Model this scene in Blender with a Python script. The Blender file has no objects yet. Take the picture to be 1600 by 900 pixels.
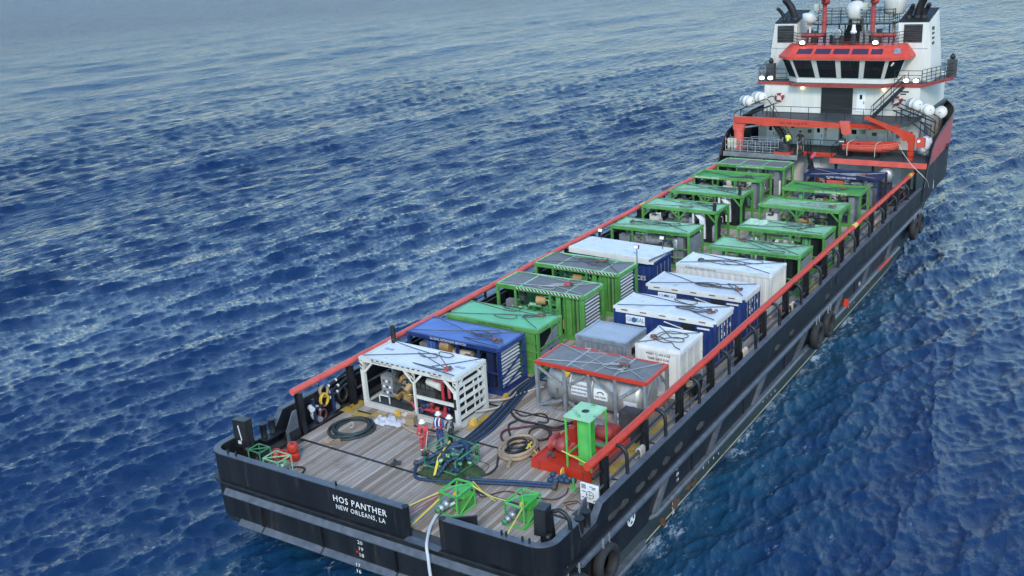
import bpy, math, random
import numpy as np
from mathutils import Vector, Matrix, Euler

S = bpy.context.scene
COL = S.collection
R = math.radians
rnd = random.Random(11)

# ------------------------------------------------------------------ camera
cam_d = bpy.data.cameras.new("camera")
cam = bpy.data.objects.new("camera", cam_d)
COL.objects.link(cam)
S.camera = cam
CAM = Vector((25.722, -25.229, 21.991))
YAW, PITCH, ROLL, FPX = -0.609, 0.334, -0.066, 1549.424
_fw = Vector((math.sin(YAW) * math.cos(PITCH), math.cos(YAW) * math.cos(PITCH), -math.sin(PITCH)))
_rt = Vector((math.cos(YAW), -math.sin(YAW), 0))
_up = _rt.cross(_fw)
_r2 = _rt * math.cos(ROLL) + _up * math.sin(ROLL)
_u2 = -_rt * math.sin(ROLL) + _up * math.cos(ROLL)
_m = Matrix((_r2, _u2, -_fw)).transposed().to_4x4()
_m.translation = CAM
cam.matrix_world = _m
cam_d.sensor_fit = 'HORIZONTAL'
cam_d.sensor_width = 36.0
cam_d.lens = 36.0 * FPX / 1600.0
cam_d.clip_start = 0.5
cam_d.clip_end = 20000.0

# ------------------------------------------------------------------ world, sun, exposure
SUN_EL, SUN_AZ = R(36), R(148)          # azimuth measured from +Y towards +X
W = bpy.data.worlds.new("World")
S.world = W
W.use_nodes = True
nt = W.node_tree
sky = nt.nodes.new('ShaderNodeTexSky')
sky.sky_type = 'NISHITA'
sky.sun_disc = False
sky.sun_elevation = SUN_EL
sky.sun_rotation = SUN_AZ
sky.altitude = 0
sky.air_density = 1.3
sky.dust_density = 0.0
sky.ozone_density = 1.6
bg = nt.nodes['Background']
bg.inputs['Strength'].default_value = 0.15
tint = nt.nodes.new('ShaderNodeMix'); tint.data_type = 'RGBA'; tint.blend_type = 'MULTIPLY'
tint.inputs['Factor'].default_value = 1.0
tint.inputs[7].default_value = (.82, .98, 1.09, 1)           # thin even blue overcast
nt.links.new(sky.outputs[0], tint.inputs[6])
nt.links.new(tint.outputs[2], bg.inputs['Color'])
sun_d = bpy.data.lights.new("sun", 'SUN')
sun_d.energy = 1.25
sun_d.angle = R(14)
sun_d.color = (1.0, 0.88, 0.72)
sun = bpy.data.objects.new("sun", sun_d)
COL.objects.link(sun)
_sd = Vector((math.sin(SUN_AZ) * math.cos(SUN_EL), math.cos(SUN_AZ) * math.cos(SUN_EL), math.sin(SUN_EL)))
sun.rotation_euler = _sd.to_track_quat('Z', 'Y').to_euler()
sun.location = (60, -60, 60)
S.view_settings.view_transform = 'Standard'
S.view_settings.look = 'None'
S.view_settings.exposure = 0.92
S.view_settings.gamma = 1.0
S.render.engine = 'CYCLES'
S.cycles.max_bounces = 6
S.cycles.diffuse_bounces = 3
S.cycles.glossy_bounces = 3

# ------------------------------------------------------------------ materials
MATS = {}


def _new(name):
    m = bpy.data.materials.new(name)
    m.use_nodes = True
    n = m.node_tree.nodes
    return m, n, m.node_tree.links, n['Principled BSDF']


def _coords(n, l, stretch=(1, 1, 1)):
    """object coordinates shifted by a per-object random amount"""
    tc = n.new('ShaderNodeTexCoord')
    oi = n.new('ShaderNodeObjectInfo')
    mu = n.new('ShaderNodeMath'); mu.operation = 'MULTIPLY'; mu.inputs[1].default_value = 90
    l.new(oi.outputs['Random'], mu.inputs[0])
    ad = n.new('ShaderNodeVectorMath'); ad.operation = 'ADD'
    l.new(tc.outputs['Object'], ad.inputs[0]); l.new(mu.outputs[0], ad.inputs[1])
    mp = n.new('ShaderNodeMapping'); mp.inputs['Scale'].default_value = stretch
    l.new(ad.outputs[0], mp.inputs['Vector'])
    return mp.outputs[0], oi


def _noise(n, l, vec, scale, detail=5, rough=.6):
    t = n.new('ShaderNodeTexNoise')
    t.inputs['Scale'].default_value = scale
    t.inputs['Detail'].default_value = detail
    t.inputs['Roughness'].default_value = rough
    l.new(vec, t.inputs['Vector'])
    return t.outputs['Fac']


def _range(n, l, src, a, b, c=0., d=1.):
    r = n.new('ShaderNodeMapRange')
    r.inputs['From Min'].default_value = a; r.inputs['From Max'].default_value = b
    r.inputs['To Min'].default_value = c; r.inputs['To Max'].default_value = d
    l.new(src, r.inputs['Value'])
    return r.outputs['Result']


def _mix(n, l, fac, a, b):
    x = n.new('ShaderNodeMix'); x.data_type = 'RGBA'
    for s, v in ((x.inputs['Factor'], fac), (x.inputs[6], a), (x.inputs[7], b)):
        if hasattr(v, 'links') or isinstance(v, bpy.types.NodeSocket):
            l.new(v, s)
        else:
            s.default_value = v if isinstance(v, float) else (*v, 1)
    return x.outputs[2]


def paint(name, col, rough=.45, var=.25, dirt=None, amt=.35, metal=0., stretch=(1, 1, 1), scale=1.3, dscale=2.2, bump=.0, spec=.5, bscale=14):
    """painted or bare metal: tone variation, blotches of dirt or rust, uneven gloss"""
    m, n, l, p = _new(name)
    v, oi = _coords(n, l, stretch)
    f = _noise(n, l, v, scale, 6)
    lo = tuple(c * (1 - var) for c in col); hi = tuple(min(1, c * (1 + var)) for c in col)
    c = _mix(n, l, _range(n, l, f, .3, .7), lo, hi)
    if dirt:
        f2 = _noise(n, l, v, dscale, 8, .7)
        t = .5 + (.5 - amt) * .42
        c = _mix(n, l, _range(n, l, f2, t, t + .12), c, dirt)
    hs = n.new('ShaderNodeHueSaturation'); l.new(c, hs.inputs['Color'])
    l.new(_range(n, l, oi.outputs['Random'], 0, 1, .86, 1.12), hs.inputs['Value']); l.new(_range(n, l, oi.outputs['Random'], 0, 1, 1.0, .88), hs.inputs['Saturation'])
    l.new(hs.outputs[0], p.inputs['Base Color'])
    l.new(_range(n, l, f, .3, .7, max(.05, rough - .1), min(1, rough + .15)), p.inputs['Roughness'])
    p.inputs['Metallic'].default_value = metal
    p.inputs['Specular IOR Level'].default_value = spec
    if bump:
        b = n.new('ShaderNodeBump'); b.inputs['Strength'].default_value = bump; b.inputs['Distance'].default_value = .02
        l.new(_noise(n, l, v, bscale, 4), b.inputs['Height']); l.new(b.outputs[0], p.inputs['Normal'])
    MATS[name] = m
    return m


RUST = (.16, .055, .02)
GRIME = (.09, .085, .075)
paint('hull_black', (.013, .015, .019), .36, .3, (.05, .042, .036), .26, stretch=(.6, .6, .09), scale=1.6, bump=.35, bscale=1.4, spec=.38)
paint('hull_green', (.045, .060, .058), .5, .35, (.13, .075, .035), .2, stretch=(.6, .35, .5))
paint('rail_grey', (.095, .108, .128), .38, .3, RUST, .14, scale=2.5)
paint('black_steel', (.014, .016, .019), .42, .35, (.05, .045, .04), .22)
paint('deck_steel', (.055, .062, .064), .6, .3, (.10, .075, .05), .25)
paint('boot_stripe', (.42, .40, .30), .6, .3, (.12, .13, .09), .35, stretch=(1, .5, 1))
paint('red', (.62, .04, .014), .45, .16, (.28, .04, .02), .22, spec=.3)
paint('red_dull', (.34, .028, .02), .5, .25, (.12, .03, .02), .3)
paint('red_bow', (.42, .05, .055), .45, .2, (.25, .06, .05), .25)
paint('orange', (.62, .045, .012), .4, .12)
paint('orange_boat', (.66, .055, .015), .42, .12)
paint('white', (.68, .665, .60), .42, .07, (.43, .36, .27), .26, stretch=(1.6, 1.6, .22))
paint('white_clean', (.80, .80, .78), .4, .05)
paint('white_roof', (.72, .745, .77), .5, .09, (.46, .46, .44), .36)
paint('white_rusty', (.76, .73, .66), .5, .08, (.36, .20, .09), .27, stretch=(1, 1, .5))
paint('blue', (.012, .038, .17), .38, .25, (.02, .03, .06), .22)
paint('blue_bright', (.06, .15, .45), .42, .15, (.09, .13, .3), .25)
paint('blue_dark', (.014, .026, .085), .45, .3, (.03, .03, .04), .3)
paint('green', (.085, .30, .05), .42, .2, (.03, .12, .03), .25)
paint('green_pale', (.30, .60, .31), .48, .16, (.10, .30, .15), .42)
paint('green_teal', (.16, .57, .26), .45, .1, (.08, .36, .2), .25)
paint('green_deep', (.05, .32, .07), .5, .2, (.03, .15, .04), .3)
paint('green_engine', (.06, .28, .11), .4, .3, (.015, .05, .02), .35)
paint('green_bright', (.06, .48, .06), .4, .15, (.04, .25, .04), .2)
paint('mesh_grey', (.19, .19, .188), .7, .2, (.075, .075, .08), .3, scale=3)
paint('galv', (.40, .42, .44), .45, .2, (.26, .25, .23), .3, metal=.55, scale=2.5)
paint('galv_roof', (.42, .47, .52), .5, .18, (.62, .64, .66), .25, stretch=(.4, 1, 1))
paint('stainless', (.48, .475, .45), .36, .15, (.40, .38, .34), .3, metal=.5, stretch=(2, .5, .5))
paint('louvre_metal', (.62, .62, .60), .4, .1, metal=.35)
paint('dark_machine', (.065, .067, .068), .5, .5, (.09, .07, .05), .3)
paint('grey_machine', (.22, .23, .24), .5, .3, (.07, .06, .05), .3)
paint('tan_machine', (.42, .25, .08), .5, .2, (.15, .09, .04), .3)
paint('yellow', (.70, .42, .02), .5, .2, (.25, .17, .04), .3)
paint('yellow_deck', (.48, .31, .04), .65, .25, (.12, .10, .06), .35)
paint('rust_skin', (.11, .048, .022), .8, .4, (.035, .033, .03), .5, scale=5, dscale=6)
paint('scuff', (.055, .05, .043), .7, .3, (.05, .045, .04), .4, scale=4)
paint('rubber', (.018, .018, .019), .7, .3, (.06, .055, .05), .3, bump=.3)
paint('hose_black', (.022, .024, .026), .5, .3)
paint('hose_green', (.028, .045, .045), .5, .3)
paint('hose_tan', (.36, .26, .16), .6, .2, (.2, .14, .09), .3)
paint('hose_cream', (.55, .50, .40), .6, .15)
paint('hose_blue', (.02, .055, .12), .55, .35, (.02, .035, .05), .35, scale=6)
paint('hose_maroon', (.10, .022, .03), .5, .3)
paint('wrap_blue', (.022, .06, .125), .6, .4, (.02, .03, .05), .35, scale=9)
paint('wire', (.10, .10, .095), .45, .3, metal=.4)
paint('wire_light', (.38, .40, .38), .45, .2, metal=.3)
paint('shackle', (.30, .10, .06), .5, .4, (.12, .1, .09), .4)
paint('strap_yellow', (.75, .55, .03), .7, .12)
paint('strap_red', (.50, .03, .05), .7, .12)
paint('green_sheet', (.50, .68, .48), .5, .2, (.2, .45, .2), .3, scale=5)
paint('cardboard', (.40, .28, .15), .8, .1)
paint('cloth_white', (.62, .63, .65), .8, .06)
paint('canvas_grey', (.42, .42, .39), .9, .2, (.25, .24, .2), .3)
paint('skin', (.42, .22, .14), .5, .08)
paint('coverall_red', (.55, .02, .03), .7, .15)
paint('coverall_blue', (.025, .06, .22), .7, .15)
paint('shirt_grey', (.32, .32, .30), .8, .12)
paint('trouser_dark', (.03, .032, .036), .8, .2)
paint('shirt_black', (.035, .036, .04), .8, .2)
paint('hi_vis', (.72, .85, .04), .6, .06)
paint('pink', (.60, .05, .12), .7, .1)
paint('boot_brown', (.06, .04, .03), .7, .2)
paint('cooler_cream', (.62, .58, .44), .5, .06)
paint('letter_white', (.82, .82, .80), .5, .05)
paint('letter_black', (.02, .02, .022), .5, .05)
paint('letter_blue', (.03, .16, .34), .5, .05)
paint('sign_board', (.78, .79, .78), .4, .04)
paint('soot_and_shade', (.012, .012, .013), .55, .4, (.10, .09, .08), .22)  # soot on funnels and stacks; also the painted shade in openings
paint('turf', (.045, .085, .03), .9, .35, (.02, .06, .02), .4, scale=8)
paint('brass', (.55, .36, .08), .35, .15, metal=.7)
paint('maroon_pipe', (.42, .02, .035), .4, .2)


def glass(name, col, rough=.06):
    m, n, l, p = _new(name)
    p.inputs['Base Color'].default_value = (*col, 1)
    p.inputs['Roughness'].default_value = rough
    p.inputs['Specular IOR Level'].default_value = .6
    MATS[name] = m


glass('glass_dark', (.008, .016, .020))
glass('glass_tint', (.05, .03, .06), .15)


def lamp(name, col, st):
    m, n, l, p = _new(name)
    p.inputs['Base Color'].default_value = (.8, .8, .8, 1)
    p.inputs['Emission Color'].default_value = (*col, 1)
    p.inputs['Emission Strength'].default_value = st
    MATS[name] = m


lamp('lamp_white', (1, .96, .88), 7)
lamp('lamp_amber', (1, .72, .30), 4)


def wood_mat():
    m, n, l, p = _new('deck_wood')
    v, oi = _coords(n, l, (9, .55, 1))
    grain = _noise(n, l, v, 2.2, 8, .7)
    geo = n.new('ShaderNodeNewGeometry')
    stain = _noise(n, l, geo.outputs['Position'], .55, 6, .6)
    stain2 = _noise(n, l, geo.outputs['Position'], 2.4, 7, .7)
    ramp = n.new('ShaderNodeValToRGB')
    e = ramp.color_ramp.elements
    e[0].color = (.28, .21, .145, 1); e[1].color = (.58, .50, .415, 1); e[1].position = 1
    for pos, c in ((.3, (.38, .31, .24)), (.55, (.455, .39, .325)), (.8, (.52, .45, .38))):
        k = ramp.color_ramp.elements.new(pos); k.color = (*c, 1)
    sx = n.new('ShaderNodeSeparateXYZ'); l.new(geo.outputs['Position'], sx.inputs[0])

    def cell(src, off, size):
        a = n.new('ShaderNodeMath'); a.operation = 'MULTIPLY_ADD'; a.inputs[1].default_value = 1 / size; a.inputs[2].default_value = -off / size
        l.new(src, a.inputs[0])
        f = n.new('ShaderNodeMath'); f.operation = 'FLOOR'; l.new(a.outputs[0], f.inputs[0])
        return f.outputs[0]
    cb = n.new('ShaderNodeCombineXYZ')
    l.new(cell(sx.outputs[0], -7.75 - .10325, .2065), cb.inputs[0]); l.new(cell(sx.outputs[1], .48, 3.62), cb.inputs[1])
    wn = n.new('ShaderNodeTexWhiteNoise'); l.new(cb.outputs[0], wn.inputs['Vector'])
    l.new(wn.outputs['Value'], ramp.inputs['Fac'])
    c = _mix(n, l, _range(n, l, grain, .42, .72), ramp.outputs['Color'], (.20, .18, .16))
    c = _mix(n, l, _range(n, l, stain, .56, .78, 0, .6), c, (.115, .092, .075))
    c = _mix(n, l, _range(n, l, stain2, .63, .72, 0, .7), c, (.085, .07, .06))
    c = _mix(n, l, _range(n, l, stain2, .40, .30, 0, .5), c, (.43, .42, .40))
    l.new(c, p.inputs['Base Color'])
    p.inputs['Roughness'].default_value = .85; p.inputs['Specular IOR Level'].default_value = .12
    b = n.new('ShaderNodeBump'); b.inputs['Strength'].default_value = .5; b.inputs['Distance'].default_value = .01
    l.new(grain, b.inputs['Height']); l.new(b.outputs[0], p.inputs['Normal'])
    MATS['deck_wood'] = m


wood_mat()


def hazard_mat():
    m, n, l, p = _new('hazard')
    tc = n.new('ShaderNodeTexCoord')
    w = n.new('ShaderNodeTexWave'); w.bands_direction = 'DIAGONAL'; w.wave_type = 'BANDS'
    w.inputs['Scale'].default_value = 2.6
    l.new(tc.outputs['Object'], w.inputs['Vector'])
    c = _mix(n, l, _range(n, l, w.outputs['Fac'], .45, .55), (.02, .02, .02), (.62, .62, .5))
    l.new(c, p.inputs['Base Color'])
    MATS['hazard'] = m


hazard_mat()

# ------------------------------------------------------------------ mesh builder


class MB:
    """collects shapes and links them as ONE mesh object"""

    def __init__(s):
        s.v = []; s.f = []; s.mi = []; s.sm = []

    def face(s, pts, m=0, smooth=False):
        b = len(s.v)
        s.v += [tuple(p) for p in pts]
        s.f.append(tuple(range(b, b + len(pts)))); s.mi.append(m); s.sm.append(smooth)

    def mesh(s, vs, fs, m=0, smooth=False):
        b = len(s.v)
        s.v += [tuple(p) for p in vs]
        for f in fs:
            s.f.append(tuple(b + i for i in f)); s.mi.append(m); s.sm.append(smooth)
        return s

    def box(s, c, d, rot=None, m=0):
        """centre, full size, rotation as euler xyz"""
        x, y, z = d[0] / 2, d[1] / 2, d[2] / 2
        vs = [Vector(p) for p in ((-x, -y, -z), (x, -y, -z), (x, y, -z), (-x, y, -z), (-x, -y, z), (x, -y, z), (x, y, z), (-x, y, z))]
        if rot is not None:
            M = rot if isinstance(rot, Matrix) else Euler(rot).to_matrix()
            vs = [M @ v for v in vs]
        c = Vector(c)
        return s.mesh([v + c for v in vs], ((0, 3, 2, 1), (4, 5, 6, 7), (0, 1, 5, 4), (1, 2, 6, 5), (2, 3, 7, 6), (3, 0, 4, 7)), m)

    def span(s, a, b, m=0):
        """axis aligned box from corner a to corner b"""
        return s.box([(p + q) / 2 for p, q in zip(a, b)], [abs(q - p) for p, q in zip(a, b)], None, m)

    def bar(s, p, q, w, h=None, m=0):
        p, q = Vector(p), Vector(q)
        d = q - p
        L = d.length
        if L < 1e-6:
            return s
        y = d / L
        up = Vector((0, 0, 1)) if abs(y.z) < .98 else Vector((1, 0, 0))
        x = y.cross(up).normalized(); z = x.cross(y)
        M = Matrix((x, y, z)).transposed()
        return s.box((p + q) / 2, (w, L, h or w), M, m)

    def tube(s, pts, r, n=8, m=0, closed=False, caps=True):
        pts = [Vector(p) for p in pts]
        k = len(pts)
        rr = r if isinstance(r, (list, tuple)) else [r] * k
        tang = []
        for i in range(k):
            a = pts[(i - 1) % k] if closed or i > 0 else pts[i]
            b = pts[(i + 1) % k] if closed or i < k - 1 else pts[i]
            t = (b - a)
            tang.append(t.normalized() if t.length > 1e-9 else Vector((0, 0, 1)))
        u = tang[0].orthogonal().normalized()
        vs = []
        for i in range(k):
            t = tang[i]
            u = (u - t * u.dot(t))
            u = u.normalized() if u.length > 1e-6 else t.orthogonal().normalized()
            w = t.cross(u)
            for j in range(n):
                a = 2 * math.pi * j / n
                vs.append(pts[i] + (u * math.cos(a) + w * math.sin(a)) * rr[i])
        fs = []
        for i in range(k if closed else k - 1):
            i2 = (i + 1) % k
            for j in range(n):
                j2 = (j + 1) % n
                fs.append((i * n + j, i * n + j2, i2 * n + j2, i2 * n + j))
        s.mesh(vs, fs, m, True)
        if caps and not closed:
            s.face(vs[:n][::-1], m); s.face(vs[-n:], m)
        return s

    def cyl(s, p, q, r, n=12, m=0, r2=None):
        return s.tube([p, q], [r, r if r2 is None else r2], n, m)

    def lathe(s, prof, c, axis='z', n=16, m=0, smooth=True):
        """profile of (radius, height) turned about an axis through c"""
        c = Vector(c)
        vs = []
        for r, h in prof:
            for j in range(n):
                a = 2 * math.pi * j / n
                p = (r * math.cos(a), r * math.sin(a), h)
                p = {'z': p, 'x': (p[2], p[0], p[1]), 'y': (p[1], p[2], p[0])}[axis]
                vs.append(c + Vector(p))
        fs = []
        for i in range(len(prof) - 1):
            for j in range(n):
                j2 = (j + 1) % n
                fs.append((i * n + j, i * n + j2, (i + 1) * n + j2, (i + 1) * n + j))
        s.mesh(vs, fs, m, smooth)
        if prof[0][0] > 1e-4:
            s.face(vs[:n][::-1], m)
        if prof[-1][0] > 1e-4:
            s.face(vs[-n:], m)
        return s

    def prism(s, poly, axis, a, b, m=0):
        """polygon (u, v) extruded along an axis from a to b"""
        def P(u, v, w):
            return {'x': (w, u, v), 'y': (u, w, v), 'z': (u, v, w)}[axis]
        k = len(poly)
        vs = [P(u, v, a) for u, v in poly] + [P(u, v, b) for u, v in poly]
        fs = [tuple(range(k))[::-1], tuple(range(k, 2 * k))]
        fs += [(i, (i + 1) % k, k + (i + 1) % k, k + i) for i in range(k)]
        return s.mesh(vs, fs, m)

    def loft(s, rows, m=0, smooth=True, closed=False):
        """grid of points, row by row"""
        k = len(rows[0])
        vs = [p for r in rows for p in r]
        fs = []
        for i in range(len(rows) - 1):
            for j in range(k if closed else k - 1):
                j2 = (j + 1) % k
                fs.append((i * k + j, i * k + j2, (i + 1) * k + j2, (i + 1) * k + j))
        return s.mesh(vs, fs, m, smooth)

    def data(s, name, mats):
        me = bpy.data.meshes.new(name)
        me.from_pydata(s.v, [], s.f)
        for m in (mats if isinstance(mats, (list, tuple)) else [mats]):
            me.materials.append(MATS[m])
        me.polygons.foreach_set('material_index', s.mi)
        me.polygons.foreach_set('use_smooth', s.sm)
        bm_fix(me)
        return me

    def build(s, name, mats, parent=None, loc=(0, 0, 0), rz=0., label=None, kind=None):
        o = bpy.data.objects.new(name, s.data(name, mats))
        COL.objects.link(o)
        o.location = loc
        o.rotation_euler = (0, 0, rz)
        if parent is not None:
            o.parent = parent
        if label:
            o['label'] = label
        if kind:
            o['kind'] = kind
        return o


import bmesh


def bm_fix(me):
    b = bmesh.new(); b.from_mesh(me)
    bmesh.ops.recalc_face_normals(b, faces=b.faces)
    b.to_mesh(me); b.free()
    me.update()


def tag(o, label, cat, group=None, kind=None):
    o['label'] = label; o['category'] = cat
    if group:
        o['group'] = group
    if kind:
        o['kind'] = kind
    return o


def thing(name, loc, label, cat, group=None, rz=0.):
    o = bpy.data.objects.new(name, None)
    COL.objects.link(o)
    o.empty_display_size = .3
    o.location = loc; o.rotation_euler = (0, 0, rz)
    return tag(o, label, cat, group)


def inst(o_mesh, name, parent, loc, rot=(0, 0, 0), scale=None):
    o = bpy.data.objects.new(name, o_mesh)
    COL.objects.link(o)
    o.location = loc; o.rotation_euler = rot
    if scale:
        o.scale = scale
    o.parent = parent
    return o


def text(name, body, size, loc, face, parent, mat, sx=1., align='CENTER', spacing=1.):
    """flat lettering: face = 'aft' (-y), 'stbd' (+x), 'up'"""
    c = bpy.data.curves.new(name, 'FONT')
    c.body = body; c.size = size; c.align_x = align; c.align_y = 'CENTER'
    c.extrude = .003; c.space_character = spacing; c.resolution_u = 2
    c.materials.append(MATS[mat])
    t = bpy.data.objects.new(name, c)
    me = bpy.data.meshes.new_from_object(t)
    bpy.data.objects.remove(t)
    o = bpy.data.objects.new(name, me)
    COL.objects.link(o)
    o.location = loc
    o.rotation_euler = {'aft': (R(90), 0, 0), 'stbd': (R(90), 0, R(90)), 'up': (0, 0, 0)}[face]
    o.scale = (sx, 1, 1)
    o.parent = parent
    return o


def bend(pts, n=6):
    """smooth curve through points (Catmull-Rom)"""
    P = [Vector(p) for p in pts]
    P = [P[0] * 2 - P[1]] + P + [P[-1] * 2 - P[-2]]
    out = []
    for i in range(1, len(P) - 2):
        a, b, c, d = P[i - 1:i + 3]
        for k in range(n):
            t = k / n
            out.append(.5 * ((2 * b) + (c - a) * t + (2 * a - 5 * b + 4 * c - d) * t * t + (3 * b - a - 3 * c + d) * t ** 3))
    out.append(P[-2])
    return out


def railing(name, pts, h, parent, mat='black_steel', mids=1, r=.028, step=1.5, closed=False):
    """pipe handrail along a path: posts, top rail, middle rails - one part"""
    b = MB()
    P = [Vector(p) for p in pts]
    for k in range(mids + 1):
        z = h * (k + 1) / (mids + 1)
        b.tube([p + Vector((0, 0, z)) for p in P], r, 6)
    for a, c in zip(P, P[1:]):
        n = max(1, int(round((c - a).length / step)))
        for i in range(n + 1):
            q = a.lerp(c, i / n)
            b.cyl(q, q + Vector((0, 0, h)), r, 6)
    return b.build(name, mat, parent)
# ------------------------------------------------------------------ sea
SEA_Z = -3.25


def ocean_tile(N, L, lo, hi, rms, wind_ang, spread, seed, slope=-3.6):
    """one periodic patch of random sea: height and sideways shift, wavelengths lo..hi metres"""
    g = np.random.default_rng(seed)
    k1 = 2 * np.pi * np.fft.fftfreq(N, L / N)
    kx, ky = np.meshgrid(k1, k1, indexing='ij')
    k = np.hypot(kx, ky); k[0, 0] = 1
    lam = 2 * np.pi / k
    amp = k ** (slope / 2)
    band = np.clip((np.log(lam) - np.log(lo)) / .25, 0, 1) * np.clip((np.log(hi) - np.log(lam)) / .25, 0, 1)
    dirn = (kx * math.cos(wind_ang) + ky * math.sin(wind_ang)) / k
    amp = amp * band * (np.abs(dirn) ** spread + .02)
    amp[0, 0] = 0
    H = amp * np.exp(1j * g.uniform(0, 2 * np.pi, (N, N))) * g.rayleigh(1, (N, N))
    h = np.fft.ifft2(H)
    sc = rms / h.real.std()
    dx = np.fft.ifft2(-1j * kx / k * H).real * sc
    dy = np.fft.ifft2(-1j * ky / k * H).real * sc
    return h.real * sc, dx, dy


def sample(t, L, x, y):
    N = t.shape[0]
    u = (x / L * N) % N; v = (y / L * N) % N
    i = np.floor(u).astype(int); j = np.floor(v).astype(int)
    a = u - i; b = v - j
    i %= N; j %= N
    i2 = (i + 1) % N; j2 = (j + 1) % N
    return (t[i, j] * (1 - a) * (1 - b) + t[i2, j] * a * (1 - b) + t[i, j2] * (1 - a) * b + t[i2, j2] * a * b)


def hull_gap(x, y):
    """distance outside the waterline of the ship (positive outside)"""
    yb = np.clip((y - 46) / 28., 0, 1)
    half = 8.6 * np.clip(1 - yb ** 2.4, 0, 1) ** .75
    dx = np.abs(x) - half
    dy = np.maximum(2.0 - y, y - 74)
    return np.where(dy > 0, np.hypot(np.maximum(dx, 0), dy), dx)


def make_sea():
    cx, cy = CAM.x, CAM.y
    rad = [2.0]
    while rad[-1] < 26:
        rad.append(rad[-1] * 1.12)
    while rad[-1] < 2600:
        r = rad[-1]
        rad.append(r + max(.13, min(r * r / 22000., r * .05)))
    while rad[-1] < 14000:
        rad.append(rad[-1] * 1.25)
    rad = np.array(rad)
    fine = np.arange(-.80, .80, .00138)
    ang = np.concatenate([np.arange(-math.pi, -.80, .03), fine, np.arange(.80, math.pi, .03)])
    th = YAW + ang                                          # clockwise from +Y
    nr, na = len(rad), len(th)
    Rr, T = np.meshgrid(rad, th, indexing='ij')
    X = cx + Rr * np.sin(T); Y = cy + Rr * np.cos(T)
    dr = np.gradient(rad)[:, None] * np.ones((1, na))
    wide = Rr * np.gradient(th)[None, :]
    cell = np.maximum(dr * .6, wide)
    Z = np.zeros_like(X); DX = np.zeros_like(X); DY = np.zeros_like(X)
    gap = hull_gap(X, Y)
    gm = ocean_tile(128, 260., 22, 120, 1., 0, 0, 31, -1.5)[0]
    gust = np.clip(1 + .15 * sample(gm, 260., X + .3 * Y, Y * .7), .45, 1.6)
    for N, L, lo, hi, rms, wa, sp, seed, rot in (
            (512, 310., 4.5, 44, .13, R(-8), 3.5, 3, .0),
            (768, 113., 1.1, 6, .074, R(-14), 4, 5, .13),
            (768, 41., .24, 1.6, .033, R(-10), 2.4, 8, -.21)):
        h, ax, ay = ocean_tile(N, L, lo, hi, rms, wa - rot, sp, seed)
        c, s = math.cos(rot), math.sin(rot)
        u = X * c + Y * s; v = -X * s + Y * c
        fade = np.clip(1.6 - cell / lo * 1.0, 0, 1)
        if lo > 2:
            fade = fade * np.clip(.45 + gap / 25., .45, 1)
        if lo < 3:
            fade = fade * gust
        hh = sample(h, L, u, v) * fade
        lost = np.clip(1 - fade / gust, 0, 1)
        sx = sample(ax, L, u, v) * fade; sy = sample(ay, L, u, v) * fade
        Z += hh
        DX += (sx * c - sy * s) * -.98; DY += (sx * s + sy * c) * -.98
    # churned water that the hull and thrusters leave: starboard side, stern
    g = np.random.default_rng(4)
    n1, _, _ = ocean_tile(256, 60., 1.2, 12, 1., 0, 0, 21, -2.6)
    n2, _, _ = ocean_tile(256, 33., .5, 5, 1., 0, 0, 22, -2.4)
    t1 = sample(n1, 60., X, Y); t2 = sample(n2, 33., X, Y)
    stb = np.exp(-(np.maximum(gap, 0) / (4.6 + 2.2 * np.clip((36 - Y) / 40, 0, 1.2))) ** 2) * (X > 0) * np.clip((53 - Y) / 12, 0, 1)
    aft = np.exp(-(np.hypot((X - 3) / 14, (Y + 4) / 10)) ** 2) * .75
    port = np.exp(-(np.maximum(gap, 0) / 3.) ** 2) * (X < 0) * np.clip((30 - Y) / 20, 0, 1) * .45
    wake = np.clip(np.maximum(np.maximum(stb, aft), port) + .16 * t1 * np.exp(-(np.maximum(gap, 0) / 13.) ** 2) * (Y < 60), 0, 1)
    chop = np.exp(-((X - 17.5) / 6.) ** 2) * np.clip((58 - Y) / 14, 0, 1) * np.clip((Y + 14) / 10, 0, 1)
    Z += .028 * t2 * chop + .022 * t2 * wake
    wash = np.exp(-(np.maximum(gap, 0) / .8) ** 2) * (Y < 70)
    foam_and_glint = np.clip(0.6 * wash + stb * .32 + aft * .45 + chop * .22 + port * .6, 0, 1)  # foam near the hull; the chop term paints pale sky glints
    X += DX; Y += DY
    P = np.stack([X, Y, Z + SEA_Z], -1).reshape(-1, 3)
    idx = np.arange(nr * na).reshape(nr, na)
    q = np.stack([idx[:-1, :-1], idx[:-1, 1:], idx[1:, 1:], idx[1:, :-1]], -1)[:, :, ::-1].reshape(-1, 4)
    seam = np.stack([idx[:-1, -1], idx[:-1, 0], idx[1:, 0], idx[1:, -1]], -1)[:, ::-1]
    q = np.concatenate([q, seam])
    cap = idx[0]
    me = bpy.data.meshes.new('sea')
    nv = len(P)
    me.vertices.add(nv); me.vertices.foreach_set('co', P.astype(np.float32).ravel())
    loops = np.concatenate([q.ravel(), cap[::1]])
    starts = np.concatenate([np.arange(len(q)) * 4, [len(q) * 4]])
    me.loops.add(len(loops)); me.loops.foreach_set('vertex_index', loops.astype(np.int32))
    me.polygons.add(len(starts)); me.polygons.foreach_set('loop_start', starts.astype(np.int32))
    me.polygons.foreach_set('use_smooth', np.ones(len(starts), bool))
    me.update(calc_edges=True)
    for nm, a in (('wake', wake), ('foam_and_glint', foam_and_glint), ('unresolved', lost), ('gust', gust), ('remote', np.clip((Rr - 80) / 420., 0, 1))):
        at = me.attributes.new(nm, 'FLOAT', 'POINT')
        at.data.foreach_set('value', a.astype(np.float32).ravel())
    me.validate()
    o = bpy.data.objects.new('sea', me)
    COL.objects.link(o)
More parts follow.
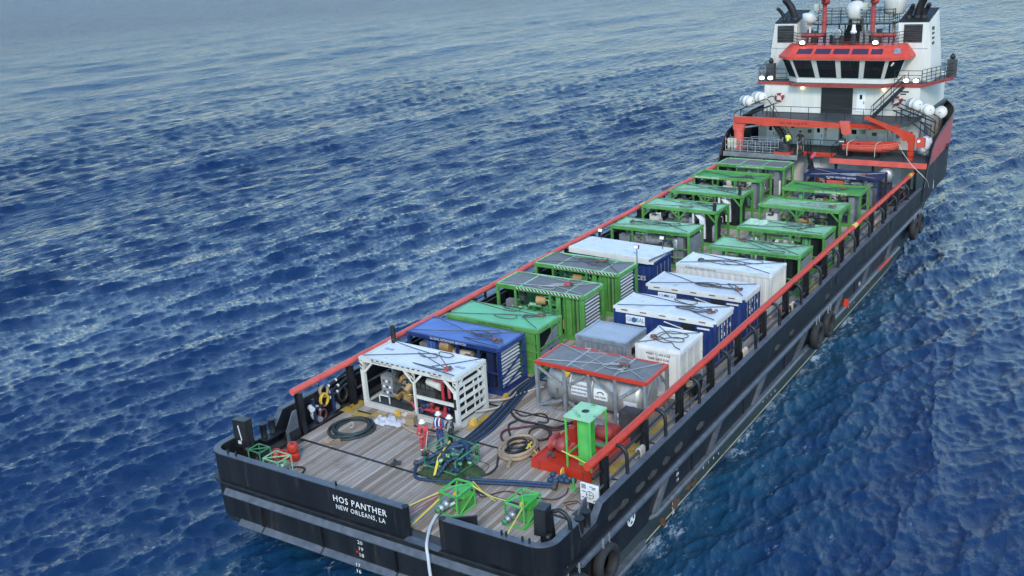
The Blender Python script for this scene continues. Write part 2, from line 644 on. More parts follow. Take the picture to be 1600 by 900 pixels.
    tag(o, 'deep blue open sea with short wind waves around the ship', 'sea', None, 'structure')
    m, n, l, p = _new('sea_water')
    geo = n.new('ShaderNodeNewGeometry')

    def attr(nm):
        a = n.new('ShaderNodeAttribute'); a.attribute_name = nm
        return a.outputs['Fac']

    def mapped(sc, rot):
        mp = n.new('ShaderNodeMapping'); mp.inputs['Scale'].default_value = sc; mp.inputs['Rotation'].default_value = (0, 0, rot)
        l.new(geo.outputs['Position'], mp.inputs['Vector'])
        return mp.outputs[0]
    big = _noise(n, l, mapped((.03, .012, .03), .15), 1., 4)
    c = _mix(n, l, _range(n, l, big, .35, .65), (.004, .024, .080), (.0065, .034, .104))
    wk = attr('wake')
    c = _mix(n, l, _range(n, l, wk, .15, .95, 0, .6), c, (.008, .065, .105))
    f1 = _noise(n, l, mapped((1, .4, 1), .3), 2.2, 10, .78)
    f2 = _noise(n, l, mapped((.28, .16, .3), -.4), 1.0, 3)
    lift = n.new('ShaderNodeMath'); lift.operation = 'MULTIPLY_ADD'; lift.inputs[1].default_value = .20; l.new(attr('foam_and_glint'), lift.inputs[0]); l.new(f1, lift.inputs[2])
    vein = _range(n, l, lift.outputs[0], .66, .80)
    patch = _range(n, l, f2, .38, .60)
    mul = n.new('ShaderNodeMath'); mul.operation = 'MULTIPLY'; l.new(vein, mul.inputs[0]); l.new(patch, mul.inputs[1])
    mul2 = n.new('ShaderNodeMath'); mul2.operation = 'MULTIPLY'; l.new(mul.outputs[0], mul2.inputs[0]); l.new(_range(n, l, attr('foam_and_glint'), .0, .35), mul2.inputs[1])
    c = _mix(n, l, mul2.outputs[0], c, (.55, .62, .66))
    l.new(c, p.inputs['Base Color'])
    rg = n.new('ShaderNodeMath'); rg.operation = 'MAXIMUM'
    l.new(_range(n, l, mul2.outputs[0], 0, 1, .06, .6), rg.inputs[0]); l.new(_range(n, l, attr('unresolved'), 0, 1, .06, .22), rg.inputs[1])
    l.new(rg.outputs[0], p.inputs['Roughness'])
    p.inputs['IOR'].default_value = 1.33
    l.new(_range(n, l, attr('unresolved'), 0, 1, .5, .10), p.inputs['Specular IOR Level'])
    r1 = _noise(n, l, mapped((1, .38, 1), .2), 2.4, 8, .70)
    r2 = _noise(n, l, mapped((1, .6, 1), -.2), 7.5, 4, .65)
    un = attr('unresolved')
    r3 = _noise(n, l, mapped((1, .32, 1), .22), .75, 4, .6)
    far = n.new('ShaderNodeMath'); far.operation = 'MULTIPLY'; r4 = _noise(n, l, mapped((1, .42, 1), .22), .22, 4, .6)
    r34 = n.new('ShaderNodeMath'); r34.operation = 'MULTIPLY_ADD'; r34.inputs[1].default_value = .9; l.new(r4, r34.inputs[0]); l.new(r3, r34.inputs[2])
    l.new(r34.outputs[0], far.inputs[0]); l.new(_range(n, l, un, 0, 1, 0, 18.), far.inputs[1])
    ad = n.new('ShaderNodeMath'); ad.operation = 'MULTIPLY_ADD'; ad.inputs[1].default_value = .45
    l.new(r2, ad.inputs[0]); l.new(r1, ad.inputs[2])
    b = n.new('ShaderNodeBump'); l.new(_range(n, l, attr('gust'), .4, 1.6, .35, 1.0), b.inputs['Strength']); b.inputs['Distance'].default_value = .15
    ad2 = n.new('ShaderNodeMath'); ad2.operation = 'ADD'; l.new(ad.outputs[0], ad2.inputs[0]); l.new(far.outputs[0], ad2.inputs[1]); l.new(ad2.outputs[0], b.inputs['Height']); l.new(b.outputs[0], p.inputs['Normal'])
    df = n.new('ShaderNodeBsdfDiffuse'); df.inputs['Color'].default_value = (.022, .066, .15, 1); l.new(b.outputs[0], df.inputs['Normal'])  # flat blue colour stands in for sky reflection on far water
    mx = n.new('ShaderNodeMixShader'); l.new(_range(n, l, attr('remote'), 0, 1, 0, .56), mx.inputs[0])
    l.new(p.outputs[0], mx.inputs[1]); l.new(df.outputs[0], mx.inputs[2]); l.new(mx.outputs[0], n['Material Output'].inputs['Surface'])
    me.materials.append(m)
    return o


make_sea()
# ------------------------------------------------------------------ the ship: hull, deck, rails
ship = thing('supply_vessel', (0, 0, 0), 'long black offshore supply vessel with white wheelhouse and red cargo rails', 'ship')


def outline(ys, Wd, Rc, yb, tip, n_side=14, n_bow=22, y0=None, p1=2.2, p2=.7):
    """half outline (x >= 0) from stern centre round the corner to the bow"""
    def side(y):
        if y <= yb:
            return Wd
        t = min(1, (y - yb) / (tip - yb))
        return Wd * max(0, 1 - t ** p1) ** p2
    pts = []
    if y0 is None:
        for k in range(5):
            pts.append(((Wd - Rc) * k / 4, ys))
        for k in range(1, 9):
            a = math.pi / 2 * k / 8
            pts.append((Wd - Rc + Rc * math.sin(a), ys + Rc - Rc * math.cos(a)))
        y0 = ys + Rc
    for k in range(1 if len(pts) else 0, n_side):
        pts.append((Wd, y0 + (yb - y0) * k / (n_side - 1)))
    for k in range(1, n_bow + 1):
        t = k / n_bow
        y = yb + (tip - yb) * (1 - (1 - t) ** 1.6)
        pts.append((side(y), y))
    return pts


def skew(x, y):
    """the transom is not quite square to the keel"""
    f = min(1, max(0, 1 - y / 6))
    return (x * (1 + .022 * f) if x < 0 else x, y + (.034 * x - .1) * f)


def full(o, z):
    """both sides, port first, z constant or a function of y"""
    Z = z if callable(z) else (lambda y: z)
    q = [(-x, y) for x, y in o[::-1]][:-1] + o
    return [(*skew(x, y), Z(y)) for x, y in q]


LEV = {-5.2: (6, 7.6, 2.5, 42, 73), -3.25: (1.7, 8.6, 1.6, 46, 74.5), -2.2: (.12, 8.80, 1.0, 50, 75.5), -1.9: (0, 8.85, .9, 52, 76), -.35: (0, 8.85, .85, 57, 77.5), -.02: (0, 8.85, .85, 58, 78)}
b = MB(); b.loft([full(outline(*LEV[z]), z) for z in (-1.9, -.35, -.02)])
b.build('hull', 'hull_black', ship)
b = MB(); b.loft([full(outline(*LEV[z]), z) for z in (-5.2, -3.25, -2.2, -1.9)])
b.build('hull_bottom', 'hull_green', ship)
# boot topping line just above the water
o1 = outline(1.45, 8.64, 1.9, 46.4, 74.7)
b = MB(); b.loft([full([(x * 1.0035, y) for x, y in o1], -3.02), full([(x * 1.004, y) for x, y in outline(1.3, 8.655, 1.9, 46.8, 74.8)], -2.90)])
b.build('boot_stripe', 'boot_stripe', ship)


def band(name, mat, prof, lev, y_end, parent=ship, cut=None):
    """a fender rail swept round the hull; prof = (outward, z) section points"""
    o = outline(*lev)
    P = [(-x, y) for x, y in o[::-1]][:-1] + o
    P = [skew(x, y) for x, y in P if y <= y_end]
    # outward normals
    rows = []
    for i, (x, y) in enumerate(P):
        a = P[max(0, i - 1)]; c = P[min(len(P) - 1, i + 1)]
        t = Vector((c[0] - a[0], c[1] - a[1])).normalized()
        nrm = Vector((t.y, -t.x))
        if nrm.dot(Vector((x, y - 30))) < 0:
            nrm = -nrm
        rows.append([(x + nrm.x * d, y + nrm.y * d, z) for d, z in prof])
    m = MB(); m.loft(rows, 0, False, True)
    m.face(rows[0]); m.face(rows[-1])
    return m.build(name, mat, parent)


band('rub_rail', 'hull_black', [(-.05, -.16), (.14, -.16), (.19, -.10), (.17, -.03), (-.05, -.02)], (0, 8.85, .85, 57.5, 77.8), 70)
# lower fender rails with the slanting pieces that tie them to the upper one
for sgn in (1, -1):
    X = 8.84 * sgn
    def pr(y0, y1, z0, z1):
        d = .24 * sgn
        m = MB()
        A = [(X - .1 * sgn, z0 - .19), (X + d * .55, z0 - .16), (X + d, z0 - .05), (X + d, z0 + .05), (X + d * .75, z0 + .13), (X - .1 * sgn, z0 + .15)]
        dz = z1 - z0
        rows = [[(X - .1 * sgn, y0 - .75, z0 + (p[1] - z0) * .4) for p in A], [(p[0], y0, p[1]) for p in A], [(p[0], y1, p[1] + dz) for p in A], [(X - .1 * sgn, y1 + .5, z1 + (p[1] - z0) * .4) for p in A]]
        m.loft(rows, 0, False, True)
        return m
    m_ = MB(); X_ = 8.85 * sgn
    m_.loft([[(X_ + d * sgn, y, z) for d, z in ((-.1, -.46), (.12, -.46), (.32, -.36), (.32, -.24), (.2, -.17), (-.1, -.16))] for y in (2.0, 56.5)], 0, False, True)
    m_.face([(X_ + d * sgn, 2.0, z) for d, z in ((-.1, -.46), (.12, -.46), (.32, -.36), (.32, -.24), (.2, -.17), (-.1, -.16))]); m_.build('fender_rail', 'rail_grey', ship)
    pr(8.6, 50.5, -1.78, -1.72).build('fender_rail', 'rail_grey', ship)
    pr(4.2, 7.4, -2.72, -2.72).build('fender_rail', 'rail_grey', ship)
    for yt, yb_ in ((9.9, 8.5), (16, 14.3), (22.1, 20.2), (29.3, 26.6), (36, 34.2), (42.3, 40.5), (48.6, 46.8)):
        m = MB(); m.bar((X + .06 * sgn, yt, -.36), (X + .06 * sgn, yb_, -1.72), .2, .30)
        m.build('fender_brace', 'rail_grey', ship)
    for yt in (12.6, 19.0, 25.2, 32.4, 39):
        m = MB(); m.box((X + .02 * sgn, yt, -1.05), (.06, .09, 1.3)); m.build('hull_seam', 'hull_black', ship)
# ledge and ribs low on the transom
m = MB()
for x0, x1 in ((-7.4, -5.95), (-5.85, -2.45), (-2.35, 1.55), (1.65, 5.0), (5.1, 7.4)):
    m.mesh([(x, y + .034 * x - .1, z) for x in (x0, x1) for y, z in ((.15, -2.28), (-.05, -2.28), (-.26, -2.05), (-.02, -1.86), (.15, -1.86))], ((0, 1, 2, 3, 4), (9, 8, 7, 6, 5), (0, 1, 6, 5), (1, 2, 7, 6), (2, 3, 8, 7), (3, 4, 9, 8)))
m.mesh([(x, y + .034 * x - .1, z) for x in (-8.1, 8.2) for y, z in ((.1, -.78), (-.16, -.74), (-.2, -.66), (.02, -.42), (.1, -.42))], ((0, 1, 2, 3, 4), (9, 8, 7, 6, 5), (0, 1, 6, 5), (1, 2, 7, 6), (2, 3, 8, 7), (3, 4, 9, 8)))
m.build('stern_ledge', 'rail_grey', ship)
for x in (-5.9, -2.4, 1.6, 5.05):
    m = MB(); m.box((x, -.16 + .034 * x, -1.28), (.1, .16, 1.0)); m.build('stern_rib', 'hull_black', ship)


# ---- bulwarks
def path(sgn, x_start, y_end=58.2, off=0.):
    pts = []
    Wd, Rc = 8.82 - off, .85 - off
    for x in np.linspace(x_start, Wd - Rc, 6):
        pts.append((x, off))
    for k in range(1, 11):
        a = math.pi / 2 * k / 10
        pts.append((Wd - Rc + Rc * math.sin(a), off + Rc - Rc * math.cos(a)))
    for y in (1.8, 2.2, 2.35, 3.45, 4.1, 6, 10, 20, 30, 30.6, 30.61, 40, 50, 56, 57.4, y_end):
        pts.append((Wd, y))
    return pts


def top_z(y, sgn):
    side = 1.12 if sgn > 0 else 1.42
    if y < 2.21: return 1.27
    if y < 2.5: return .56 if y > 2.3 else 1.27
    if y < 3.6: return .56
    if sgn > 0 and y > 30.605: return 1.16
    return side


def bulwark(sgn, x0):
    m, cap = MB(), MB()
    outer, inner = path(sgn, x0), path(sgn, x0, off=.24)
    if sgn < 0:
        outer[0] = inner[0] = (x0, outer[0][1])
        inner[0] = (x0, .24)
    rows, crow = [], []
    for (x, y), (u, v) in zip(outer, inner):
        z = top_z(y, sgn)
        (x, y), (u, v) = skew(x * sgn, y), skew(u * sgn, v)
        x *= sgn; u *= sgn
        rows.append([(x * sgn, y, -.03), (x * sgn, y, z), (u * sgn, v, z), (u * sgn, v, -.05)])
        k = .03
        nx, ny = (x - u), (y - v)
        L = math.hypot(nx, ny) or 1
        nx, ny = nx / L * k, ny / L * k
        crow.append([((x + nx) * sgn, y + ny, z + .002), ((x + nx) * sgn, y + ny, z + .05), ((u - nx) * sgn, v - ny, z + .05), ((u - nx) * sgn, v - ny, z + .002)])
    m.loft(rows, 0, False, True); m.face(rows[0]); m.face(rows[-1])
    cap.loft(crow, 0, False, True); cap.face(crow[0]); cap.face(crow[-1])
    o = m.build('bulwark', 'hull_black', ship)
    cap.build('cap_rail', 'rail_grey', o)
    return o


bulwark(1, 4.02)
bulwark(-1, -2.22)
# rounded posts at the stern gap and the hinged gate swung inboard
for x in (2.22, 4.06):
    m = MB(); m.cyl((x, .12, -.05), (x, .12, 1.33), .15, 12); m.build('gap_post', 'hull_black', ship)
m = MB(); m.bar((4.12, .25, .63), (5.1, .98, .63), .09, 1.26)
m.build('stern_gate', 'black_steel', ship)
m = MB(); m.box((3.14, -.06, -.01), (1.72, .34, .04)); m.build('stern_sill', 'rail_grey', ship)

# ---- steel deck with timber sheathing in bays
dk = outline(.18, 8.66, .8, 59, 77.5)
m = MB(); m.face(full(dk, -.06)); m.build('steel_deck', 'deck_steel', ship)
BAY = [.55, 4.10, 7.72, 11.36, 15.0, 18.6, 22.2, 25.8, 29.4, 33.0, 36.6, 40.2, 43.8, 47.4, 51.0, 54.6, 58.2]
LANES = np.arange(-7.75, 7.72, .2065)
pl = []
for k in range(6):
    m = MB(); w = .0905 + .0025 * (k % 3); c = .006
    m.prism([(-w, -.05), (w, -.05), (w, -c), (w - c, 0), (-w + c, 0), (-w, -c)], 'y', -.5, .5)
    pl.append(m.data('plank', 'deck_wood'))
rest = MB()
for i, (y0, y1) in enumerate(zip(BAY, BAY[1:])):
    y0 += .075; y1 -= .075
    for x in LANES:
        if i == 0 and abs(x) > 7.4:
            continue
        cuts = [y0, y1]
        if i < 3:
            for a, c in zip(cuts, cuts[1:]):
                o = inst(rnd.choice(pl), 'plank', ship, (x + rnd.uniform(-.004, .004), (a + c) / 2, rnd.uniform(-.008, .004)), (0, rnd.uniform(-.012, .012), 0), (1, c - a - .01, 1))
        else:
            rest.box((x, (y0 + y1) / 2, -.027), (.185, y1 - y0, .05))
rest.build('deck_planking', 'deck_wood', ship, kind='stuff')
for y in BAY[1:5]:
    m = MB(); m.box((0, y, -.028), (15.5, .13, .05)); m.build('deck_strip', 'black_steel', ship)
for x in (-7.98, 7.9):
    m = MB(); m.box((x, 29, -.03), (.12, 57.6, .056)); m.build('deck_edge_strip', 'black_steel', ship)

# ---- cargo rails: red pipe on black posts, hoops down to the bulwark
for sgn in (1, -1):
    x = 8.03 * sgn
    m = MB(); m.cyl((x, 4.45 if sgn > 0 else 4.2, 2.37), (x, 57.8, 2.37), .17, 16)
    rail = m.build('cargo_rail', 'red', ship)
    for y in ((41.3, 56.9) if sgn > 0 else (41.3,)):
        m = MB(); m.cyl((x, y - .4, 2.37), (x, y + .4, 2.37), .176, 16); m.build('yellow_band', 'yellow', rail)
    for k in range(15):
        y = (5.85 if sgn > 0 else 4.55) + 3.63 * k
        m = MB()
        m.box((x - .02 * sgn, y, 1.08), (.30, .05, 2.2)); m.box((x + .12 * sgn, y, 1.08), (.04, .26, 2.2)); m.box((x - .16 * sgn, y, 1.08), (.04, .26, 2.2))
        m.build('rail_post', 'black_steel', ship)
    for k in range(14):
        y = 6.63 + 3.63 * k
        m = MB()
        m.tube(bend([(x + .1 * sgn, y, 2.34), (8.3 * sgn, y, 2.36), (8.52 * sgn, y, 2.26), (8.64 * sgn, y, 2.0), (8.66 * sgn, y, 1.5), (8.67 * sgn, y, 1.0)], 4), .085, 8)
        m.build('rail_hoop', 'black_steel', ship)
    for z in (.82, 1.55):
        m = MB(); m.cyl((7.95 * sgn, 5.0 if sgn > 0 else 8.5, z), (7.95 * sgn, 57, z), .06, 8); m.build('guard_pipe', 'rail_grey' if z < 1 else 'black_steel', ship)
    # fairlead rollers in the cut-out of the bulwark
    for y in (2.68, 3.22):
        m = MB(); m.lathe([(.20, .5), (.20, .52), (.155, .6), (.155, 1.16), (.20, 1.24), (.20, 1.27)], (8.66 * sgn, y, 0), n=14)
        m.build('fairlead_roller', 'black_steel', ship)
    m = MB(); m.box((8.6 * sgn, 2.95, .56), (.8, 1.2, .06)); m.build('fairlead_base', 'black_steel', ship)
    m = MB(); m.prism([(3.5, 0), (4.3, 0), (4.3, top_z(5, sgn)), (4.05, top_z(5, sgn)), (3.5, .58)], 'x', 8.0 * sgn, 8.06 * sgn); m.build('fairlead_bracket', 'rail_grey', ship)
    # rope post with pad and loop near the stern corner
    rp = MB(); xx, yy, pw, pd, z0 = (7.78, 1.5, .46, .6, 1.05) if sgn > 0 else (-8.45, 1.35, .72, .5, .8)
    rp.box((xx + .06, yy + .05, .6), (.26, .34, 1.25)); rp.bar((xx + .36, yy + .1, 0), (xx + .2, yy + .1, 2.0), .2, .26)
    po = rp.build('rope_post', 'black_steel', ship)
    m = MB(); m.box((xx, yy, (z0 + 2.15) / 2), (pw, pd, 2.15 - z0), (R(-4), 0, R(8))); pad = m.build('pad', 'black_steel', po)
    if sgn < 0:
        m = MB(); m.box((xx + .12, yy - .29, 1.6), (.045, .02, .75), (0, R(-8), R(8))); m.box((xx + .02, yy - .29, 1.1), (.18, .02, .16), (0, 0, R(8))); m.build('pad_mark', 'letter_white', po)
    m = MB(); m.lathe([(0, -.16), (.15, -.14), (.17, 0), (.15, .14), (0, .16)], (xx + .28, yy - .15, z0 - .05), 'x', 12); m.build('sheave', 'black_steel', po)
    xl = xx + .35 if sgn > 0 else xx - .42
    e = .62 * (1 if sgn > 0 else -.35)
    m = MB(); m.tube(bend([(xl, yy + .2, 1.95), (xl + e * .5, yy + .25, 2.02), (xl + e, yy + .3, 1.7), (xl + e * 1.08, yy + .3, .9), (xl + e * 1.08, yy + .3, 0)], 5), .085, 8)
    m.build('loop', 'black_steel', po)
    # dark blocks painting the shade in openings along the foot of the bulwark
    for k in range(21):
        y = 6.2 + 2.42 * k
        m = MB(); m.box((8.81 * sgn, y, .10), (.03, .42, .15)); m.build('freeing_port_shade', 'soot_and_shade', ship)
    for y in (33.6, 47.0):
        m = MB(); m.tube([(8.83 * sgn, y, .3), (8.83 * sgn, y, 1.05), (8.83 * sgn, y + 1.1, 1.05), (8.83 * sgn, y + 1.1, .3)], .025, 5)
        m.build('door_seam', 'black_steel', ship)
    # bollard pairs on the side deck
    for y in (28.8, 52.4):
        bo = MB(); bo.box((8.35 * sgn, y + .35, .06), (.5, 1.3, .12)); bo = bo.build('bollard', 'black_steel', ship)
        for d in (0, .7):
            m = MB(); m.lathe([(.19, .1), (.19, .95), (.24, .97), (.24, 1.05)], (8.35 * sgn, y + d, 0), n=12); m.build('bollard_post', 'rail_grey', bo)

# ---- lettering and marks on the hull
text('lettering', 'HOS PANTHER', .42, (-.06, -.125, .80), 'aft', ship, 'letter_white', .93, spacing=1.12).rotation_euler.z = .034
text('lettering', 'NEW ORLEANS, LA', .31, (-.06, -.125, .42), 'aft', ship, 'letter_white', .90, spacing=1.12).rotation_euler.z = .034
for k, s_ in enumerate(('21', '20', '19', '18', '17', '16')):
    zz = -.72 - .305 * k
    text('draft_mark', s_, .24, (-.3, -.125 if zz > -1.85 else -.40, zz), 'aft', ship, 'letter_white', 1.25)
m = MB(); m.box((-.5, -.125, -1.52), (.14, .012, .08)); m.build('load_mark', 'red', ship)
for k, s_ in enumerate(('21', '20', '19')):
    text('draft_mark', s_, .22, (8.865, 11.0, -.75 - .305 * k), 'stbd', ship, 'letter_white', 1.2)
for k, s_ in enumerate(('17', '16', '15', '14')):
    text('draft_mark', s_, .22, (8.82, 10.6, -2.1 - .26 * k), 'stbd', ship, 'letter_white', 1.2)
for y0, ch in ((14.0, '8765'), (22, '8765'), (31, '876'), (38, '876')):
    for k, s_ in enumerate(ch):
        text('draft_mark', s_, .2, (8.82, y0 + k * .62, -2.25 - .05 * k), 'stbd', ship, 'letter_white')
text('lettering', 'PS', .42, (8.87, 40.2, -1.35), 'stbd', ship, 'letter_white')
th = MB(); th.lathe([(.34, 0), (.34, .012), (.27, .012), (.27, 0)], (8.855, 6.5, -.85), 'x', 20)
th.box((8.862, 6.5, -.85), (.012, .12, .56), (R(45), 0, 0)); th.box((8.862, 6.5, -.85), (.010, .12, .56), (R(-45), 0, 0))
th.build('thruster_mark', 'letter_white', ship)
for y, z in ((33.4, -.55), (36.7, -1.5)):
    m = MB(); m.prism([(y - .35, z - .25), (y + .35, z - .25), (y + .05, z + .25)], 'x', 8.86, 9.1 if z < -1 else 8.9); m.build('load_mark', 'red', ship)
m = MB(); m.box((9.06, 46.0, -1.62), (.1, 3.0, .16)); m.build('load_mark', 'red', ship)
for k, y in enumerate((5.0, 5.9, 7.4, 8.6, 9.9, 11.2, 13.6, 24.0, 26.4, 33.0)):
    r_ = random.Random(k)
    m = MB(); m.prism([(y + (.42 + r_.uniform(-.08, .08)) * math.cos(a), .02 + .17 * r_.uniform(.7, 1.1) * (1 + math.sin(a))) for a in np.linspace(0, 2 * math.pi, 12, endpoint=False)], 'x', 8.80, 8.842); m.build('scuff_patch', 'scuff', ship)
for x in (-7.7, -7.2, -1.35, 6.75, 6.95, 7.65, 7.95):
    m = MB(); m.cyl((x, .034 * x + .03, 1.25), (x, .034 * x + .03, 1.52), .045, 8); m.build('peg', 'black_steel', ship)
# rust streaks with their own shape
for (y, z, w, h) in ((10.9, -2.45, .9, .5), (12.3, -2.2, .8, .55), (13.0, -2.5, .5, .3), (30.8, -2.0, .5, .6), (43.0, -1.9, .5, .6), (9.6, -2.8, .5, .3)):
    r_ = random.Random(int(y * 10)); pts = []
    for k in range(14):
        a = 2 * math.pi * k / 14; q = r_.uniform(.45, 1)
        pts.append((y + math.cos(a) * w / 2 * q, z + math.sin(a) * h * q))
    dx = 0
    m = MB(); m.prism(pts, 'x', 8.70, 8.802 + max(0, (z + 2.2) * .08) + .045); m.build('rust_patch', 'rust_skin', ship)
# ------------------------------------------------------------------ fore part: raised bow, deckhouse, bridge, funnels
def bow_top(y):
    return float(np.interp(y, [58, 58.5, 59.0, 60.1, 62.9, 66.2, 72, 80], [1.15, 1.6, 2.9, 4.33, 4.95, 5.35, 5.6, 5.9]))


def bow_rows(levels, off=0.):
    rows = []
    for (Wd, yb, tip, z) in levels:
        o = outline(0, Wd - off, 0, yb, tip - off, n_side=10, y0=58.0)
        Z = z if callable(z) else (lambda y, z=z: z)
        rows.append([(x, y, Z(y)) for x, y in o] + [(-x, y, Z(y)) for x, y in o[::-1][1:]])
    return rows


m = MB(); m.loft(bow_rows([(8.85, 62, 78.0, -.02), (8.90, 66, 79.5, lambda y: min(2.62 + .05 * (y - 59), bow_top(y)))]))
m.build('bow_plating', 'hull_black', ship)
m = MB(); m.loft(bow_rows([(8.90, 66, 79.5, lambda y: min(2.62 + .05 * (y - 59), bow_top(y))), (8.96, 66, 80.2, bow_top)]))
m.build('bow_strake', 'red_bow', ship)
r1 = bow_rows([(8.96, 66, 80.2, bow_top)], .12)[0]; r0 = bow_rows([(8.90, 66, 79.5, 0.)], .15)[0]
m = MB(); m.loft([r0, r1]); m.build('bow_bulwark_lining', 'black_steel', ship)
m = MB(); t_ = bow_rows([(8.96, 66, 80.2, bow_top)])[0]
m.tube([(x, y, z + .02) for x, y, z in t_], .08, 6); m.build('bow_cap_rail', 'black_steel', ship)
# fairlead openings and white boot-top squares on the bow
for y, z, x in ((65.8, 3.1, 9.02), (70.4, 3.7, 8.2), (72.3, 3.9, 7.4)):
    m = MB(); m.lathe([(.26, 0), (.26, .1), (.17, .12), (.17, 0)], (x - .03, y, z), 'x', 12); m.build('hawse_ring', 'soot_and_shade', ship)
for y, z in ((62.3, .55), (64.2, 1.1), (66.0, 1.7)):
    m = MB(); m.box((8.78 - (y - 62) * .08, y, z), (.18, .5, .75), (0, 0, R(8))); m.build('hull_anode', 'white', ship)

# decks forward of the cargo deck
fd = [(x, y) for x, y in outline(0, 8.9, 0, 62, 79, n_side=4, y0=61.0)]
m = MB()
pl_ = fd + [(-x, y) for x, y in fd[::-1][1:]]
m.prism(pl_, 'z', 2.66, 2.95); m.build('forecastle_deck', 'deck_steel', ship)
m = MB(); m.span((-1.9, 60.92, 2.6), (.95, 61.0, 2.96)); m.build('deck_fascia', 'red', ship)
m = MB(); m.span((-8.8, 62.05, 0), (8.75, 62.2, 2.64)); m.build('break_bulkhead', 'white', ship)
for x, w in ((-6.4, .9), (-1.2, .8), (2.2, .8), (5.8, .8)):
    m = MB(); m.box((x, 62.02, 1.1), (w, .06, 2.0)); m.build('door', 'white_clean', ship)
m = MB(); m.span((1.0, 59.0, 2.62), (8.82, 61.0, 2.95)); pf = m.build('boat_platform', 'deck_steel', ship)
m = MB(); m.span((.96, 58.94, 2.52), (8.85, 59.02, 2.97)); m.span((.94, 59.02, 2.52), (1.0, 61, 2.97)); m.build('platform_fascia', 'red', pf)
m = MB(); m.span((-8.75, 59.2, 2.62), (-1.95, 61.0, 2.95)); pf2 = m.build('crane_platform', 'deck_steel', ship)
m = MB(); m.span((-8.75, 59.14, 2.54), (-1.9, 59.2, 2.96)); m.build('platform_fascia', 'grey_machine', pf2)
for x in (1.4, 4.5, 7.9, -8, -5, -2.4):
    m = MB(); m.box((x, 59.4, 1.28), (.18, .18, 2.55)); m.build('platform_pillar', 'black_steel', ship)
railing('railing', [(1.05, 61.2, 2.95), (1.05, 59.1, 2.95), (2.2, 59.1, 2.95)], 1.05, pf)
railing('railing', [(5.2, 59.1, 2.95), (8.7, 59.1, 2.95)], .95, pf)
railing('railing', [(-1.9, 61.0, 2.95), (.95, 61.0, 2.95)], 1.1, ship)

# lower deckhouse
m = MB(); m.span((-7.25, 64.0, 2.95), (6.95, 74, 5.56)); house = m.build('deckhouse', 'white', ship)


def door(x, y, z, w=.75, h=1.75, mat='white_clean', win=None, par=None):
    b_ = MB(); b_.box((x, y - .03, z + h / 2), (w, .07, h)); d = b_.build('door', mat, par or ship)
    if win:
        b_ = MB(); b_.box((x, y - .075, z + h * .72), (w * win, .03, h * .22)); b_.build('window', 'glass_dark', d)
    b_ = MB(); b_.box((x + w * .36, y - .085, z + h * .45), (.05, .05, .2)); b_.build('handle', 'black_steel', d)
    return d


door(-6.05, 64, 3.05, .8, 1.75, win=.35)
door(-5.15, 64, 3.05, .55, 1.5)
door(-1.6, 64, 3.05, .85, 1.75, win=.3)
door(1.55, 64, 3.05, .85, 1.75, win=.5)
door(3.95, 64, 3.05, .7, 1.2)
m = MB(); m.box((-.3, 63.93, 4.2), (1.05, .16, 1.3)); m.build('locker', 'white_clean', ship)
m = MB(); m.box((.05, 63.97, 4.85), (1.15, .08, .7)); m.build('recess', 'soot_and_shade', ship)  # solid dark box paints the shade of a recess
m = MB(); m.box((.42, 63.95, 4.05), (.24, .12, 2.2)); m.build('cable_trunk', 'black_steel', ship)
for x, z, w, h in ((2.35, 4.35, .3, .4), (2.9, 4.75, .22, .3), (3.3, 4.2, .36, .28), (4.75, 4.6, .26, .35), (5.6, 4.9, .4, .4), (-4.0, 4.6, .25, .35), (-2.4, 4.2, .3, .3), (.95, 4.6, .22, .3), (5.3, 4.2, .3, .5), (6.3, 4.3, .35, .5), (-.9, 4.5, .2, .3)):
    m = MB(); m.box((x, 63.94, z), (w, .13, h)); m.build('switch_box', rnd.choice(['grey_machine', 'white_clean', 'dark_machine']), ship)
for x in (4.35, 5.05):
    m = MB(); m.tube(bend([(x, 63.8, 3.0), (x, 63.8, 4.5), (x + .1, 63.6, 4.75), (x + .28, 63.6, 4.7), (x + .3, 63.6, 4.45)], 4), .1, 8); m.build('vent_pipe', 'white_clean', ship)
for x, z in ((-.85, 5.25), (3.9, 5.28), (-3.2, 8.12), (3.9, 8.12)):
    m = MB(); m.lathe([(.0, -.12), (.09, -.09), (.11, 0), (.09, .08), (0, .1)], (x, 63.86, z), n=10); m.build('deck_lamp', 'lamp_amber', ship)
# black sheet as port bulwark lining, also painting the side passage's shade
m = MB(); m.span((-8.9, 62.2, 2.95), (-7.3, 62.3, 5.4)); m.build('passage_shade', 'black_steel', ship)

# boat deck
bd = [(-6.45, 60.4), (6.35, 60.4), (6.75, 61.6), (6.95, 64), (7.2, 74), (-7.2, 74), (-7.1, 62.0)]
m = MB(); m.prism(bd, 'z', 5.57, 5.86); deck2 = m.build('boat_deck', 'deck_steel', ship)
m = MB(); m.span((-6.4, 60.33, 5.36), (6.15, 60.41, 5.70)); m.build('deck_fascia', 'red', deck2)
for x in (-5.9, -2, 2, 5.8):
    m = MB(); m.prism([(60.5, 5.5), (64, 5.5), (64, 4.9)], 'x', x - .05, x + .05); m.build('deck_bracket', 'white', deck2)
railing('railing', [(-4.6, 60.5, 5.86), (6.3, 60.5, 5.86), (6.7, 61.7, 5.86), (6.9, 63.6, 5.86)], 1.1, ship, step=1.6)
